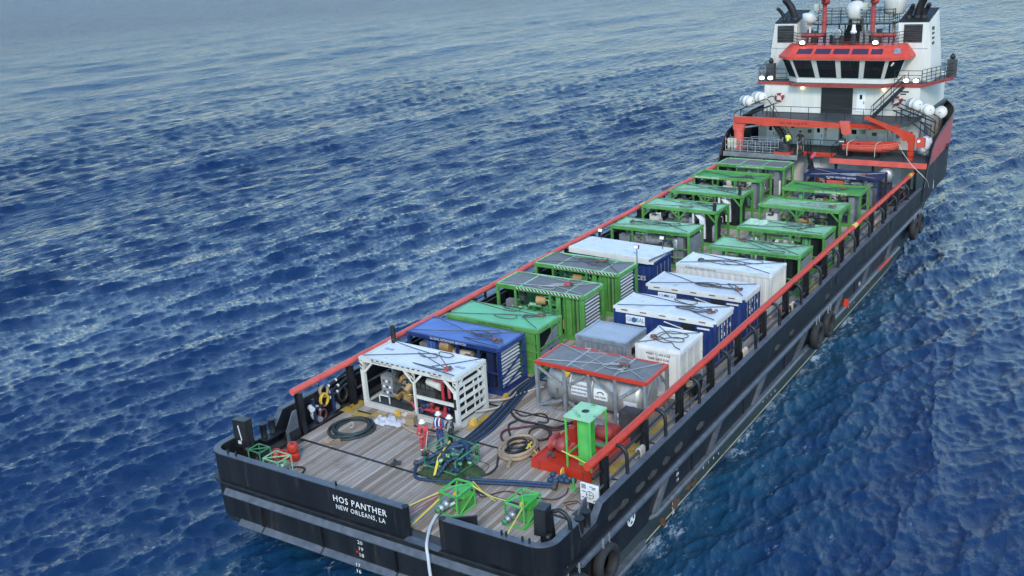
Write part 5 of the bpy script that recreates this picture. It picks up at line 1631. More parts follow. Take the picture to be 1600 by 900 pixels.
def person(loc, rz, label, top, legs, boots='boot_brown', arms=None, lean=0., sleeves=True, bare_legs=False, head_turn=0., stride=0.):
    """standing figure facing -y before turning; arms = ((elbow, wrist) left, (elbow, wrist) right)"""
    r = thing('person', loc, label, 'person', None, rz)
    seg = []
    def S_(p, q, a, b, m): seg.append((Vector(p), Vector(q), a, b, m))
    lz = lambda z, y=0: (y - max(0, z - .95) * math.sin(lean), .95 + (z - .95) * math.cos(lean) if z > .95 else z)
    def P(x, y, z):
        if z <= .95: return (x, y, z)
        yy, zz = lz(z, y); return (x, yy, zz)
    for s in (-1, 1):
        st = stride * s
        S_((.095 * s, 0, .92), (.11 * s, -.03 + st * .5, .50), .098, .070, legs)
        S_((.11 * s, -.03 + st * .5, .50), (.12 * s, .02 + st, .12), .066, .048, 'skin' if bare_legs else legs)
        S_((.12 * s, .03 + st, .06), (.13 * s, -.13 + st, .045), .055, .042, boots)
    S_(P(-.07, 0, .95), P(.07, 0, .95), .125, .125, legs)
    S_(P(0, .0, 1.0), P(0, .005, 1.18), .138, .145, top)
    S_(P(-.075, .0, 1.30), P(.075, .0, 1.30), .135, .135, top)
    S_(P(-.13, .01, 1.415), P(.13, .01, 1.415), .072, .072, top)
    S_(P(0, .01, 1.44), P(0, -.01, 1.54), .055, .05, 'skin')
    S_(P(0, -.012, 1.60), P(0, .0, 1.685), .083, .092, 'skin')
    S_(P(0, -.035, 1.555), P(0, -.03, 1.6), .05, .06, 'skin')
    S_(P(0, -.105, 1.615), P(0, -.095, 1.65), .018, .013, 'skin')
    for s in (-1, 1):
        S_(P(.088 * s, .005, 1.61), P(.09 * s, .005, 1.645), .018, .02, 'skin')
    arms = arms or (((-.30, .02, 1.13), (-.30, -.06, .88)), ((.30, .02, 1.13), (.30, -.06, .88)))
    for s, (el, wr) in zip((-1, 1), arms):
        sh = Vector(P(.185 * s, .01, 1.41)); el = Vector(P(*el)); wr = Vector(P(*wr))
        S_(sh, el, .062, .046, top)
        S_(el, wr, .044, .031, top if sleeves else 'skin')
        f = (wr - el).normalized(); side = Vector((-s, 0, 0)); side = (side - f * side.dot(f)).normalized(); nrm = f.cross(side)
        pa = wr + f * .05
        S_(wr + f * .02 - side * .012, pa + f * .035 - side * .012, .028, .03, 'skin')
        S_(wr + f * .02 + side * .014, pa + f * .035 + side * .014, .026, .027, 'skin')
        for k, (o, Lf) in enumerate(((-.033, .055), (-.011, .072), (.011, .078), (.033, .068))):
            b0 = pa + f * .045 + side * o; b1 = b0 + f * Lf * .5 + nrm * .008; b2 = b1 + f * Lf * .35 + nrm * .03
            S_(b0, b1, .0105, .0100, 'skin'); S_(b1, b2, .0100, .0085, 'skin')
        t0 = wr + f * .035 + side * .03; t1 = t0 + f * .035 + side * .032; S_(t0, t1, .013, .0115, 'skin'); S_(t1, t1 + f * .03 + nrm * .01, .0115, .0095, 'skin')
    vs, fs = [], []
    for p, q, a, b, m in seg:
        v, f = capsule(p, q, a, b); o = len(vs); vs += v; fs += [tuple(o + i for i in x) for x in f]
    me = bpy.data.meshes.new('tmp'); me.from_pydata(vs, [], fs)
    bm_fix(me)
    o = bpy.data.objects.new('tmp', me); COL.objects.link(o)
    md = o.modifiers.new('r', 'REMESH'); md.mode = 'VOXEL'; md.voxel_size = .0125; md.use_smooth_shade = True
    sm = o.modifiers.new('s', 'SMOOTH'); sm.iterations = 2; sm.factor = .4
    dg = bpy.context.evaluated_depsgraph_get()
    body = bpy.data.meshes.new_from_object(o.evaluated_get(dg))
    bpy.data.objects.remove(o)
    body.name = 'body'
    mats = []
    for *_, m in seg:
        if m not in mats: mats.append(m)
    body.materials.clear()
    for m in mats: body.materials.append(MATS[m])
    n = len(body.polygons); c = np.empty(n * 3); body.polygons.foreach_get('center', c); c = c.reshape(-1, 3)
    best = np.full(n, 9.); idx = np.zeros(n, int)
    for p, q, a, b, m in seg:
        p_, q_ = np.array(p), np.array(q); d = q_ - p_
        t = np.clip(((c - p_) @ d) / max(1e-9, d @ d), 0, 1)
        ds = np.linalg.norm(c - p_ - t[:, None] * d, axis=1) - (a + (b - a) * t)
        w = ds < best; best[w] = ds[w]; idx[w] = mats.index(m)
    body.polygons.foreach_set('material_index', idx.astype(np.int32))
    body.polygons.foreach_set('use_smooth', np.ones(n, bool))
    bo = bpy.data.objects.new('body', body); COL.objects.link(bo); bo.parent = r
    for s in (-1, 1):
        b = MB(); b.lathe([(0, -.012), (.009, -.008), (.012, 0), (.009, .008), (0, .012)], P(.034 * s, -.085, 1.655), n=8); b.build('eye', 'letter_black', r)
    b = MB(); b.box(P(0, -.088, 1.582), (.045, .012, .008)); b.build('mouth', 'coverall_red', r)
    r['P'] = 0
    return r, P


def helmet(r, P, mat='letter_white'):
    c = P(0, -.005, 1.70)
    b = MB(); b.lathe([(.112, -.02), (.113, .03), (.10, .08), (.07, .118), (.03, .135), (0, .138)], c, n=18)
    b.prism([(.15 * math.cos(a), -.01 + .175 * math.sin(a)) for a in np.linspace(0, 2 * math.pi, 18, endpoint=False)], 'z', c[2] - .03, c[2] - .018)
    o = b.build('hard_hat', mat, r)
    o.location = (0, c[1] * 0, 0)
    return o


def vest(r, P, mats, gap=True):
    rows = []
    for z, w, d in ((1.02, .165, .16), (1.2, .175, .168), (1.34, .205, .16), (1.46, .17, .12)):
        rows.append([P(w * math.cos(a), d * math.sin(a) * .98, z) for a in np.linspace(-.35 * math.pi, 1.35 * math.pi, 17)])
    b = MB(); b.loft(rows, 0, True); b.build('vest', mats[0], r)
    for s in (-1, 1):
        b = MB(); b.tube([P(.09 * s, -.165, 1.05), P(.1 * s, -.165, 1.25), P(.1 * s, -.15, 1.38), P(.09 * s, -.05, 1.49), P(.1 * s, .1, 1.4), P(.1 * s, .155, 1.1)], .03, 6); b.build('vest_strap', mats[1], r)


HOLD = (((-.25, -.06, 1.14), (-.06, -.26, 1.10)), ((.25, -.06, 1.14), (.05, -.27, 1.13)))
r, P_ = person((-1.28, 5.62, 0), R(25), 'person in red coveralls and white hard hat holding a pole', 'coverall_red', 'coverall_red', arms=(((-.27, -.02, 1.14), (-.16, -.24, 1.08)), ((.26, -.05, 1.14), (.07, -.27, 1.12))))
helmet(r, P_); 
for z in (.30,):
    for s in (-1, 1):
        b = MB(); b.lathe([(.068, -.025), (.069, .025)], (.118 * s, .0, z), n=14); b.build('reflective_band', 'letter_white', r)
b = MB(); b.box(P_(0, -.165, 1.33), (.10, .04, .22)); b.build('radio', 'dark_machine', r)
o = MB(); o.cyl((0, 0, 0), (.25, -.35, 1.25), .022, 8); o = o.build('boat_hook', 'hose_cream', None, (-.98, 5.22, .02), R(150)); tag(o, 'pale wooden pole held by the person in red coveralls', 'pole')
r, P_ = person((-1.12, 6.62, 0), R(8), 'person in navy blue coveralls with red work vest and white hard hat', 'coverall_blue', 'coverall_blue', arms=HOLD)
helmet(r, P_); vest(r, P_, ('coverall_red', 'letter_white'))
for s in (-1, 1):
    b = MB(); b.lathe([(.07, -.05), (.072, .05)], P_(.2 * s, -.2, 1.10), 'x', 10); b.build('cuff', 'coverall_red', r)
r, P_ = person((-.42, 6.55, 0), R(-70), 'person in grey shirt and black life vest wearing a white hard hat', 'shirt_grey', 'trouser_dark', arms=HOLD)
helmet(r, P_); vest(r, P_, ('trouser_dark', 'trouser_dark'))
r, P_ = person((-3.25, 60.55, 2.95), R(170), 'person in a bright yellow shirt beside the dark hose heap', 'hi_vis', 'trouser_dark', sleeves=False, arms=HOLD)
b = MB(); b.lathe([(.10, -.02), (.105, .04), (.07, .10), (0, .115)], P_(0, .01, 1.69), n=14); b.build('hair', 'trouser_dark', r)
r, P_ = person((-2.4, 61.3, 2.95), R(-10), 'person in black shirt and shorts with hands on hips', 'shirt_black', 'shirt_black', sleeves=False, bare_legs=True, arms=(((-.38, .06, 1.18), (-.17, -.02, 1.0)), ((.38, .06, 1.18), (.17, -.02, 1.0))))
b = MB(); b.lathe([(.10, -.03), (.105, .03), (.07, .10), (0, .115)], P_(0, .005, 1.69), n=14); b.build('cap', 'trouser_dark', r)
stairs((-.35, 58.9, .3), (-1.5, 61.0, 2.95), .7, ship, 9)
r, P_ = person((-.95, 59.95, 1.62), R(150), 'person in a pink shirt bending forward on the steps below the house', 'pink', 'trouser_dark', lean=.75, stride=.18, arms=(((-.25, -.15, 1.25), (-.22, -.38, 1.15)), ((.25, -.15, 1.25), (.22, -.38, 1.15))))
b = MB(); b.lathe([(.10, -.02), (.105, .04), (.07, .10), (0, .115)], P_(0, .01, 1.69), n=14); b.build('hair', 'trouser_dark', r)

# ------------------------------------------------------------------ hoses and loose gear on the after deck


def hose(name, pts, rad, mat, label, cat='hose', group=None, z=None, n=5, sides=8):
    P = [Vector((p[0], p[1], p[2] if len(p) > 2 else rad + .005)) for p in pts]
    b = MB(); b.tube(bend(P, n), rad, sides)
    o = b.build(name, mat)
    return tag(o, label, cat, group)


def coil(name, c, r0, turns, rad, mat, seed, label, cat='hose coil', squash=1., rise=.05):
    g = random.Random(seed); pts = []
    for k in range(int(turns * 16)):
        a = 2 * math.pi * k / 16
        rr = r0 * (1 + .09 * math.sin(a * .37 + seed) + g.uniform(-.015, .015) - .10 * (k / (turns * 16)))
        pts.append(Vector((c[0] + rr * math.cos(a) + .1 * math.sin(a * .13 + seed), c[1] + rr * squash * math.sin(a) + .12 * math.cos(a * .21), rad + rise * .5 * (1 + math.sin(a * .31 + 1)) * (k / 16) ** .8 * .9)))
    b = MB(); b.tube(pts, rad, 7)
    return tag(b.build(name, mat), label, cat)


coil('hose_coil', (-6.1, 5.95), 1.02, 6.3, .058, 'hose_green', 3, 'big coil of dark hose lying on the planks by the port rail', rise=.07)
b = MB(); b.tube(bend([(-6.3, 5.9, .3), (-6.1, 6.0, .42), (-5.9, 5.85, .3), (-6.0, 5.7, .25)], 4), .018, 5); tag(b.build('rope_end', 'hose_cream'), 'short pale rope end inside the big dark hose coil', 'rope')
coil('hose_coil', (2.35, 7.95), .78, 3.6, .088, 'hose_tan', 5, 'coil of thick tan hose tied with yellow webbing beside the red skid', squash=1.3, rise=.12)
coil('hose_coil', (2.35, 8.0), .5, 4.2, .055, 'hose_black', 9, 'black hose coiled inside the thick tan hose', squash=1.35, rise=.13)
b = MB(); b.bar((2.72, 8.15, .36), (3.02, 8.0, .3), .1, .03); b.bar((2.8, 8.4, .34), (2.95, 7.75, .35), .09, .03); b.bar((2.95, 8.1, .3), (3.4, 7.9, .1), .05, .02); b.bar((2.7, 8.5, .3), (2.62, 8.6, .05), .05, .02)
tag(b.build('tie_strap', 'strap_yellow'), 'yellow webbing tied round the tan hose coil', 'strap')
for pts, rad, mat, lab in (
        ([(2.55, 7.1), (2.75, 6.6), (2.85, 6.35)], .088, 'hose_tan', 'free end of the tan hose with a black collar'),
        ([(-.48, 11.54), (.09, 10.83), (.83, 10.43), (1.71, 10.49), (2.62, 10.49), (2.95, 10.83), (3.09, 11.19), (3.3, 11.6)], .06, 'hose_black', 'black hose running across the deck to the tank container'),
        ([(3.3, 10.9), (2.75, 10.28), (1.84, 10.28), (1.24, 9.79), (.76, 9.28), (.83, 8.77), (1.32, 8.3), (1.97, 8.55), (2.69, 9.09), (3.03, 9.52), (2.76, 10.1, .12), (2.3, 10.2, .1)], .055, 'hose_maroon', 'dark maroon hose looped in front of the tank container'),
        ([(.73, 10.29, .1), (.57, 9.83), (1.0, 9.2), (1.38, 8.69), (1.62, 7.59), (2.0, 6.78), (2.35, 6.15), (2.41, 5.56), (2.18, 5.28), (1.8, 5.2)], .05, 'hose_black', 'black hose curving from the tan coil to the pipe heap'),
        ([(1.99, 9.35, .1), (1.86, 9.83, .1), (2.14, 10.25, .14), (2.74, 10.0, .12), (3.01, 9.42, .1), (2.62, 9.05, .1), (2.15, 9.17), (2.9, 8.7), (3.6, 7.9)], .042, 'hose_black', 'thin black hose looping to the red skid'),
        ([(.09, 11.13), (.69, 10.93), (1.18, 11.47), (1.63, 11.5), (2.11, 10.88), (1.73, 10.6, .14)], .038, 'hose_black', 'thin black hose under the tank container'),
        ([(2.54, 4.4), (2.99, 3.9), (3.28, 3.84), (3.58, 4.35), (3.99, 4.72), (5.0, 4.7), (5.36, 4.85), (6.02, 5.06), (6.24, 5.6), (6.09, 6.11)], .028, 'hose_maroon', 'thin maroon hose from the small green frames to the green stand'),
        ([(-4.6, 8.42, .25), (-5.1, 8.05, .2), (-4.6, 7.7), (-3.94, 7.32), (-2.95, 7.08), (-2.0, 7.3), (-1.5, 7.75), (-1.2, 8.4, .2)], .065, 'hose_tan', 'tan hose bowed out from the white pumping skid'),
        ([(-1.2, 9.6, .45), (-.9, 11.2, .08), (-.95, 12.4), (-.55, 13.6), (-.2, 14.2)], .055, 'hose_cream', 'cream hose beside the blue hose bundle'),
        ([(-1.5, 10.7, .5), (-.9, 12.0, .2), (-1.2, 13.3), (-1.3, 14.6)], .05, 'hose_cream', 'cream hose from the white pumping skid toward the blue power pack'),
        ([(-5.75, 1.35, .3), (-5.45, 1.2, .12), (-5.2, 1.5), (-5.35, 1.95), (-5.7, 2.0), (-6.0, 1.7, .1)], .045, 'hose_black', 'black hose loop beside the small green cage'),
        ([(1.3, 6.3), (1.9, 6.2), (2.1, 5.7)], .015, 'wire', 'thin wire tail near the pipe heap'),
        ([(6.5, 5.0), (6.9, 5.4), (7.3, 5.1), (7.1, 4.7), (6.7, 4.9), (7.0, 5.3)], .02, 'hose_maroon', 'thin dark red line curled near the white sign')):
    hose('hose', pts, rad, mat, lab)
# white hose going over the stern
hose('hose', [(2.95, 2.3, .5), (2.65, 1.7, .35), (2.75, 1.0, .2), (3.1, .3, .16), (3.45, -.25, .08), (3.62, -.42, -.3), (3.66, -.45, -.9), (3.8, -.5, -2.0), (3.95, -.6, -3.6)], .065, 'cloth_white', 'white hose led out through the stern gap into the sea')
# bundle of blue hoses along the deck
for k in range(6):
    g = random.Random(40 + k); off = (k - 2.5) * .13
    hose('hose', [(-.1 + off, 6.2, .3), (-.16 + off, 7.6), (-.22 + off * 1.2, 9.07), (-.55 + off, 11.22), (-1.0 + off, 13.4), (-1.1 + off * .6, 15.4), (-1.0 + off * .5, 18.0)], .062, 'hose_blue' if k % 2 else 'hose_black',
         ('blue' if k % 2 else 'black') + ' hose of the long deck bundle, ' + ('nearest', 'second', 'third', 'fourth', 'fifth', 'farthest')[k] + ' from the white pumping skid', 'hose', 'hoses bundled along the middle of the deck', n=6)
# long dark jumper pipes with clamped ends
for pts, lab in (([(-.85, 4.5, .25), (-.6, 4.05, .12), (-.03, 3.66, .1), (1.77, 4.28, .1)], 'dark steel jumper pipe left of the small green frame'), ([(1.9, 4.6, .12), (3.76, 5.36, .12), (5.5, 6.0, .12)], 'dark jumper pipe running to the green stand, the one nearer the pipe heap'), ([(2.05, 4.4, .12), (3.85, 5.14, .12), (5.6, 5.78, .12)], 'dark jumper pipe running to the green stand, the one nearer the stern')):
    t = thing('jumper_pipe', (0, 0, 0), lab, 'pipe')
    b = MB(); b.tube(bend(pts, 4), .07, 8); b.build('pipe', 'hose_blue', t)
    for e in (pts[0], pts[-1]):
        b = MB(); b.lathe([(.0, -.12), (.13, -.1), (.15, 0), (.13, .1), (0, .12)], e, 'x', 10); b.build('coupling', 'dark_machine', t)
# netting heap and wrapped manifold
b = MB(); g = random.Random(2); rows = []
for i in range(9):
    rr = 1.45 * (1 - i / 8)
    rows.append([(.55 + rr * (1 + .18 * math.sin(a * 3 + 1) + .1 * math.sin(a * 5)) * math.cos(a), 5.05 + rr * .85 * (1 + .12 * math.sin(a * 4)) * math.sin(a), .01 + .38 * (i / 8) ** .7 * (1 + .5 * g.uniform(-1, 1) * (0 < i < 8))) for a in np.linspace(0, 2 * math.pi, 26, endpoint=False)])
b.loft(rows, 0, True, True)
for k in range(420):
    a = g.uniform(0, 6.28); rr = 1.4 * math.sqrt(g.random()); c = Vector((.55 + rr * math.cos(a), 5.05 + rr * .85 * math.sin(a), .06 + .3 * (1 - rr / 1.45)))
    d = Vector((g.uniform(-1, 1), g.uniform(-1, 1), g.uniform(.1, .9))).normalized() * g.uniform(.08, .2); s_ = d.orthogonal().normalized() * .025
    b.face([c - s_, c + s_, c + d])
tag(b.build('netting_heap', 'turf'), 'heap of ragged green netting under the blue wrapped pipes', 'netting')
man = thing('pipe_manifold', (.55, 5.1, .2), 'heap of blue wrapped pipe fittings on green netting', 'pipe manifold')
g = random.Random(6)
for k, pts in enumerate(([(-1.3, -.7, .1), (-.9, -.2, .3), (-.5, .1, .5), (-.1, .5, .65), (.3, .8, .7)], [(-.4, .9, .5), (.1, .9, .8), (.6, .6, .75), (.9, .1, .6)], [(.1, -1.1, .0), (.15, -.7, .2), (.3, -.4, .5), (.6, -.1, .6)], [(-.6, .3, .3), (-.3, .8, .6), (.2, 1.1, .6)], [(.5, -.6, .1), (.75, -.2, .45), (.7, .4, .6)], [(-.2, .2, .5), (.2, .1, .7), (.6, .3, .65)], [(-.8, -.5, .15), (-.3, -.4, .3), (.2, -.2, .45)])):
    q = bend(pts, 7)
    b = MB(); b.tube(q, [.045 + .07 * abs(math.sin(i * 1.9 + k)) for i in range(len(q))], 8); b.build('wrapped_pipe', 'wrap_blue', man)
for k in range(46):
    c = Vector((g.uniform(-1.0, 1.0), g.uniform(-.7, 1.1), g.uniform(.1, .75))); rr = g.uniform(.06, .13)
    b = MB(); b.lathe([(0, -rr * 1.3), (rr * .8, -rr * 1.2), (rr, 0), (rr * .8, rr * 1.1), (0, rr * 1.3)], c, g.choice('xyz'), 8); b.build('clamp', g.choice(['green_engine', 'wrap_blue', 'wrap_blue', 'green_pale', 'dark_machine', 'hose_green']), man)
for p_, q_ in (((-.9, -.6, .1), (.9, -.7, .1)), ((-.9, -.6, .1), (-.8, 1.0, .1)), ((.9, -.7, .1), (1.0, .9, .1)), ((-.8, 1.0, .1), (1.0, .9, .1)), ((-.9, -.6, .1), (-.9, -.6, .8)), ((.9, -.7, .1), (.9, -.7, .75)), ((-.8, 1.0, .1), (-.8, 1.0, .85)), ((1.0, .9, .1), (1.0, .9, .8)), ((-.9, -.6, .8), (-.8, 1.0, .85)), ((-.8, 1.0, .85), (1.0, .9, .8)), ((.9, -.7, .75), (1.0, .9, .8))):
    b = MB(); b.bar(p_, q_, .05); b.build('frame_bar', 'green_engine', man)
for k in range(10):
    p_ = Vector((g.uniform(-1, 1), g.uniform(-.7, 1), g.uniform(.3, .8))); b = MB(); b.tube(bend([p_, p_ + Vector((g.uniform(-.5, .5), g.uniform(-.5, .5), .2)), p_ + Vector((g.uniform(-.9, .9), g.uniform(-.7, .7), -.25))], 4), .022, 5); b.build('line', g.choice(['hose_black', 'wrap_blue', 'green_engine']), man)
b = MB(); b.bar((-.15, -.5, .65), (-.05, -1.05, .0), .11, .02); b.bar((-.35, .6, .85), (-.15, -.5, .65), .07, .02); b.build('strap', 'strap_yellow', man)


# two small green pump frames with straps
def pump_frame(x, y, label):
    w, d, h = .88, 1.22, 1.0
    t = thing('pump_frame', (x, y, 0), label, 'pump frame', 'small green pump frames at the stern')
    def bar(p, q, nm, mat='green_bright', s=.06):
        b = MB(); b.bar(p, q, s); return b.build(nm, mat, t)
    for z in (.04, h):
        for a, c in (((0, 0), (w, 0)), ((w, 0), (w, d)), ((w, d), (0, d)), ((0, d), (0, 0))):
            bar((*a, z), (*c, z), 'frame_bar')
    for px in (0, w):
        for py in (0, d): bar((px, py, .04), (px, py, h), 'frame_post')
    bar((0, 0, h), (w * .5, d * .5, h + .12), 'brace', s=.045); bar((w, d, h), (w * .5, d * .5, h + .12), 'brace', s=.045); bar((w, 0, h), (w * .45, d * .55, h + .1), 'brace', s=.045); bar((w, 0, .04), (w, d, h * .6), 'brace', s=.045)
    b = MB(); b.prism([(d * .35, .06), (d, .06), (d, .62)], 'x', w * .1, w * .92); b.build('side_plate', 'green', t)
    b = MB(); b.box((w * .55, d * .75, .68), (w * .6, .5, .38)); b.build('pump_head', 'green_bright', t)
    b = MB(); b.lathe([(.0, -.5), (.1, -.5), (.1, -.4), (.15, -.4), (.15, -.3), (.12, -.3), (.12, -.1), (.17, -.1), (.17, .05), (.12, .05), (.12, .35), (0, .35)], (w * .35, d * .02, .52), 'y', 14); v = b.build('valve', 'galv', t)
    b = MB(); b.lathe([(.0, -.62), (.115, -.62), (.115, -.5), (0, -.5)], (w * .35, d * .02, .52), 'y', 12); b.build('valve_cap', 'green_engine', v)
    b = MB(); b.lathe([(.05, -.05), (.16, -.03), (.16, .03), (.05, .05)], (w * .6, d * .35, .82), 'x', 12); b.build('hand_wheel', 'yellow', t)
    b = MB(); b.tube(bend([(w * .3, d * .3, .5), (w * .5, d * .5, .45), (w * .6, d * .7, .55)], 4), .07, 8); b.build('pipe', 'grey_machine', t)
    return t


pump_frame(2.42, 2.0, 'small bright green pump frame nearest the stern gap')
pump_frame(5.28, 2.6, 'small bright green pump frame nearer the starboard corner')


def strap(p, q, w, mat, lab, sag=0.):
    p, q = Vector(p), Vector(q); m_ = p.lerp(q, .5) - Vector((0, 0, sag))
    b = MB(); s_ = (q - p).cross(Vector((0, 0, 1))).normalized() * w / 2
    q_ = bend([p, m_, q], 6); b.loft([[v - s_, v + s_] for v in q_], 0, False); b.loft([[v - s_ - Vector((0, 0, .006)), v + s_ - Vector((0, 0, .006))] for v in q_], 0, False)
    tag(b.build('lashing_strap', mat), lab, 'strap', 'webbing straps lashing the green pump frames')


strap((2.42, 2.0, 1.0), (2.15, .2, 1.2), .09, 'strap_yellow', 'upper yellow strap from the pump frame to the bulwark end')
strap((2.45, 2.1, .9), (2.1, .25, 1.15), .07, 'strap_red', 'red strap beside the upper yellow strap at the bulwark end')
strap((2.42, 2.3, .8), (2.2, .3, .85), .07, 'strap_red', 'lower red strap from pump frame to the bulwark end')
strap((2.42, 2.0, .7), (1.95, .5, .03), .10, 'strap_yellow', 'yellow strap slanting down to the deck at the stern gap')
strap((3.25, 3.1, 1.0), (5.3, 2.75, 1.0), .08, 'strap_yellow', 'yellow strap linking the two small green pump frames', .12)
strap((3.2, 3.3, 1.05), (4.5, 3.05, .6), .05, 'strap_yellow', 'slack yellow strap hanging between the green pump frames', .1)
strap((6.1, 2.65, 1.0), (6.95, .15, 1.3), .06, 'strap_yellow', 'yellow strap from the starboard pump frame to the stern bulwark')
strap((2.9, 2.05, .95), (2.75, 2.0, .1), .06, 'strap_yellow', 'yellow strap hanging down inside the pump frame by the gap')

# small green cages and red floats in the port corner
for x, y, w, d, lab, mat in ((-8.0, 1.1, .75, .65, 'small dark green open cage by the port corner post', 'green_engine'), (-6.75, .85, .95, .8, 'small pale green cage with coloured fittings by the stern bulwark', 'green_pale')):
    t = thing('equipment_cage', (x, y, -.05), lab, 'cage', 'small green cages in the port corner')
    h = .85
    for z in (.03, h):
        for a, c in (((0, 0), (w, 0)), ((w, 0), (w, d)), ((w, d), (0, d)), ((0, d), (0, 0))):
            b = MB(); b.bar((*a, z), (*c, z), .045); b.build('frame_bar', mat, t)
    for px in (0, w):
        for py in (0, d):
            b = MB(); b.bar((px, py, .03), (px, py, h), .045); b.build('frame_post', mat, t)
    b = MB(); b.bar((0, 0, h), (w, d, h), .04); b.build('frame_bar', mat, t)
    g = random.Random(int(-x * 10))
    for k in range(12):
        c = (g.uniform(.15, w - .15), g.uniform(.15, d - .15), g.uniform(.12, .7)); b = MB(); b.lathe([(0, -.1), (.1, -.08), (.11, .08), (0, .1)], c, g.choice('xyz'), 8)
        b.build('fitting', g.choice(['dark_machine', 'green_engine', 'hose_black'] if x < -7.5 else ['green_engine', 'blue_bright', 'orange', 'dark_machine', 'galv', 'green_pale']), t)
for k, (x, y, z, lab) in enumerate(((-7.42, 2.2, -.05, 'red float farthest from the stern gap, in the row by the green cages'), (-7.0, 2.32, -.05, 'middle red float of the row by the green cages'), (-6.5, 2.45, -.05, 'red float on the planks under another float'), (-6.48, 2.42, .44, 'red float stacked on top of another'))):
    b = MB(); b.lathe([(.08, .02), (.2, 0), (.25, .05), (.26, .22), (.25, .38), (.2, .44), (.09, .44), (.07, .38)], (0, 0, 0), n=18)
    o = b.build('float', 'red', None, (x, y, z + .003)); tag(o, lab, 'float', 'red floats in the port corner')
    b = MB(); b.cyl((0, 0, .3), (0, 0, .46), .05, 8); b.build('shaft', 'dark_machine', o)
for x, y, a, lab in ((-6.15, 4.42, .3, 'flat timber block lying by the dark deck strip'), (-5.85, 4.5, 1.2, 'upright timber chock by the dark deck strip')):
    b = MB(); b.box((0, 0, .09), (.5, .16, .16), (0, 0, a)); o = b.build('timber_block', 'hose_tan', None, (x, y, .012)); tag(o, lab, 'timber block')
b = MB(); b.prism([(-.25, .0), (.25, 0), (.3, .12), (.1, .14), (0, .28), (-.1, .1)], 'y', -.1, .1); tag(b.build('deck_shackle', 'dark_machine', None, (-1.95, 4.25, .01), .6), 'rusty dark fitting lying across the deck strip', 'fitting')

# red winch skid
wk = thing('winch_skid', (3.72, 6.95, 0), 'red steel skid carrying a red winch and motors beside the green stand', 'winch skid')
def WB(nm, mat, c, s, rot=None, par=wk):
    b = MB(); b.box(c, s, rot); return b.build(nm, mat, par)
WB('base', 'red', (1.5, 1.85, .22), (3.0, 3.7, .36))
WB('base_lip', 'red', (1.5, .02, .24), (3.04, .06, .44)); WB('base_lip', 'red', (.02, 1.85, .24), (.06, 3.7, .43)); WB('base_lip', 'red', (2.99, 1.85, .24), (.06, 3.6, .43))
for k in range(3): WB('base_rib', 'red_dull', (.4 + 1.1 * k, -.02, .24), (.07, .06, .4))
b = MB(); b.lathe([(.34, -.45), (.38, -.42), (.38, -.36), (.2, -.36), (.2, -.1), (.32, -.1), (.32, .3), (.2, .34), (0, .36)], (.95, 1.0, .85), 'x', 20); b.build('winch_drum', 'red_dull', wk)
b = MB(); b.lathe([(.0, 0), (.34, 0), (.34, .06), (0, .06)], (.45, 1.0, .85), 'x', 20); b.build('brake_disc', 'red', wk)
WB('bearing_post', 'red_dull', (.55, 1.35, .75), (.16, .3, .9)); WB('bearing_post', 'red', (1.35, 1.2, .6), (.2, .5, .5))
WB('upright', 'red', (.75, 2.75, .95), (.28, .3, 1.3), (0, R(12), 0)); WB('upright', 'orange', (.9, 2.2, .8), (.25, .25, .9), (R(15), 0, 0))
b = MB(); b.lathe([(0, -.4), (.3, -.38), (.33, .2), (.2, .4), (0, .42)], (2.1, 2.9, .85), 'x', 16); b.build('motor', 'red_dull', wk)
WB('gearbox', 'red_dull', (2.3, 3.2, .75), (.7, .5, .7)); WB('step', 'grey_machine', (2.15, 2.4, .5), (.6, .35, .1)); WB('deck_box', 'dark_machine', (2.7, 4.35, .75), (.9, .7, 1.4))
b = MB(); b.tube(bend([(.5, .5, .45), (.7, .6, .6), (.9, .45, .5)], 4), .07, 6); b.build('chain_end', 'dark_machine', wk)
b = MB(); b.lathe([(.1, 0), (.14, .02), (.14, .5), (.09, .55), (.13, .6), (.13, .85), (0, .88)], (2.2, 4.2, .4), n=12); b.build('filter', 'galv', wk)
# green stand
st = thing('hose_stand', (5.5, 7.1, 0), 'tall green stand with square top plate and thick green column', 'stand')
def SB(nm, c, s, mat='green_bright', rot=None):
    b = MB(); b.box(c, s, rot); return b.build(nm, mat, st)
sw, sd, sh = 1.18, 1.4, 2.86
b = MB(); b.box((sw / 2, sd / 2, sh), (sw + .1, sd + .1, .09)); tp = b.build('top_plate', 'green_pale', st)
b = MB(); b.lathe([(.17, -.01), (.17, .05)], (sw / 2, sd / 2, sh), n=18); b.build('hole_shade', 'soot_and_shade', tp)  # solid dark disc, shade of a hole put in as colour
for px, py in ((sw * .55, sd * .95), (sw * .5, sd * .1)):
    b = MB(); b.prism([(px - .08, sh + .04), (px + .08, sh + .04), (px, sh + .15)], 'y', py, py + .03); b.build('lifting_eye', 'green', tp)
for px in (0, sw):
    for py in (0, sd): SB('leg', (px, py, sh / 2 - .02), (.07, .07, sh - .05))
    SB('cross_bar', (px, sd / 2, 1.0), (.06, sd - .08, .06))
for py in (0, sd): SB('cross_bar', (sw / 2, py, 1.0), (sw - .08, .06, .06)); SB('foot_bar', (sw / 2, py, .06), (sw + .2, .1, .1))
SB('column', (sw * .55, sd * .42, sh / 2 - .03), (.52, .36, sh - .12), 'green_bright'); SB('column_flange', (sw * .55 - .28, sd * .42, sh / 2 - .03), (.04, .44, sh - .12)); SB('column_flange', (sw * .55 + .28, sd * .42, sh / 2 - .03), (.04, .44, sh - .12))
SB('foot_plate', (sw * .6, sd * .3, .05), (.9, .8, .06))
SB('strap', (sw / 2 - .2, -.05, 1.0), (1.3, .02, .05), 'strap_yellow', (0, R(14), 0))
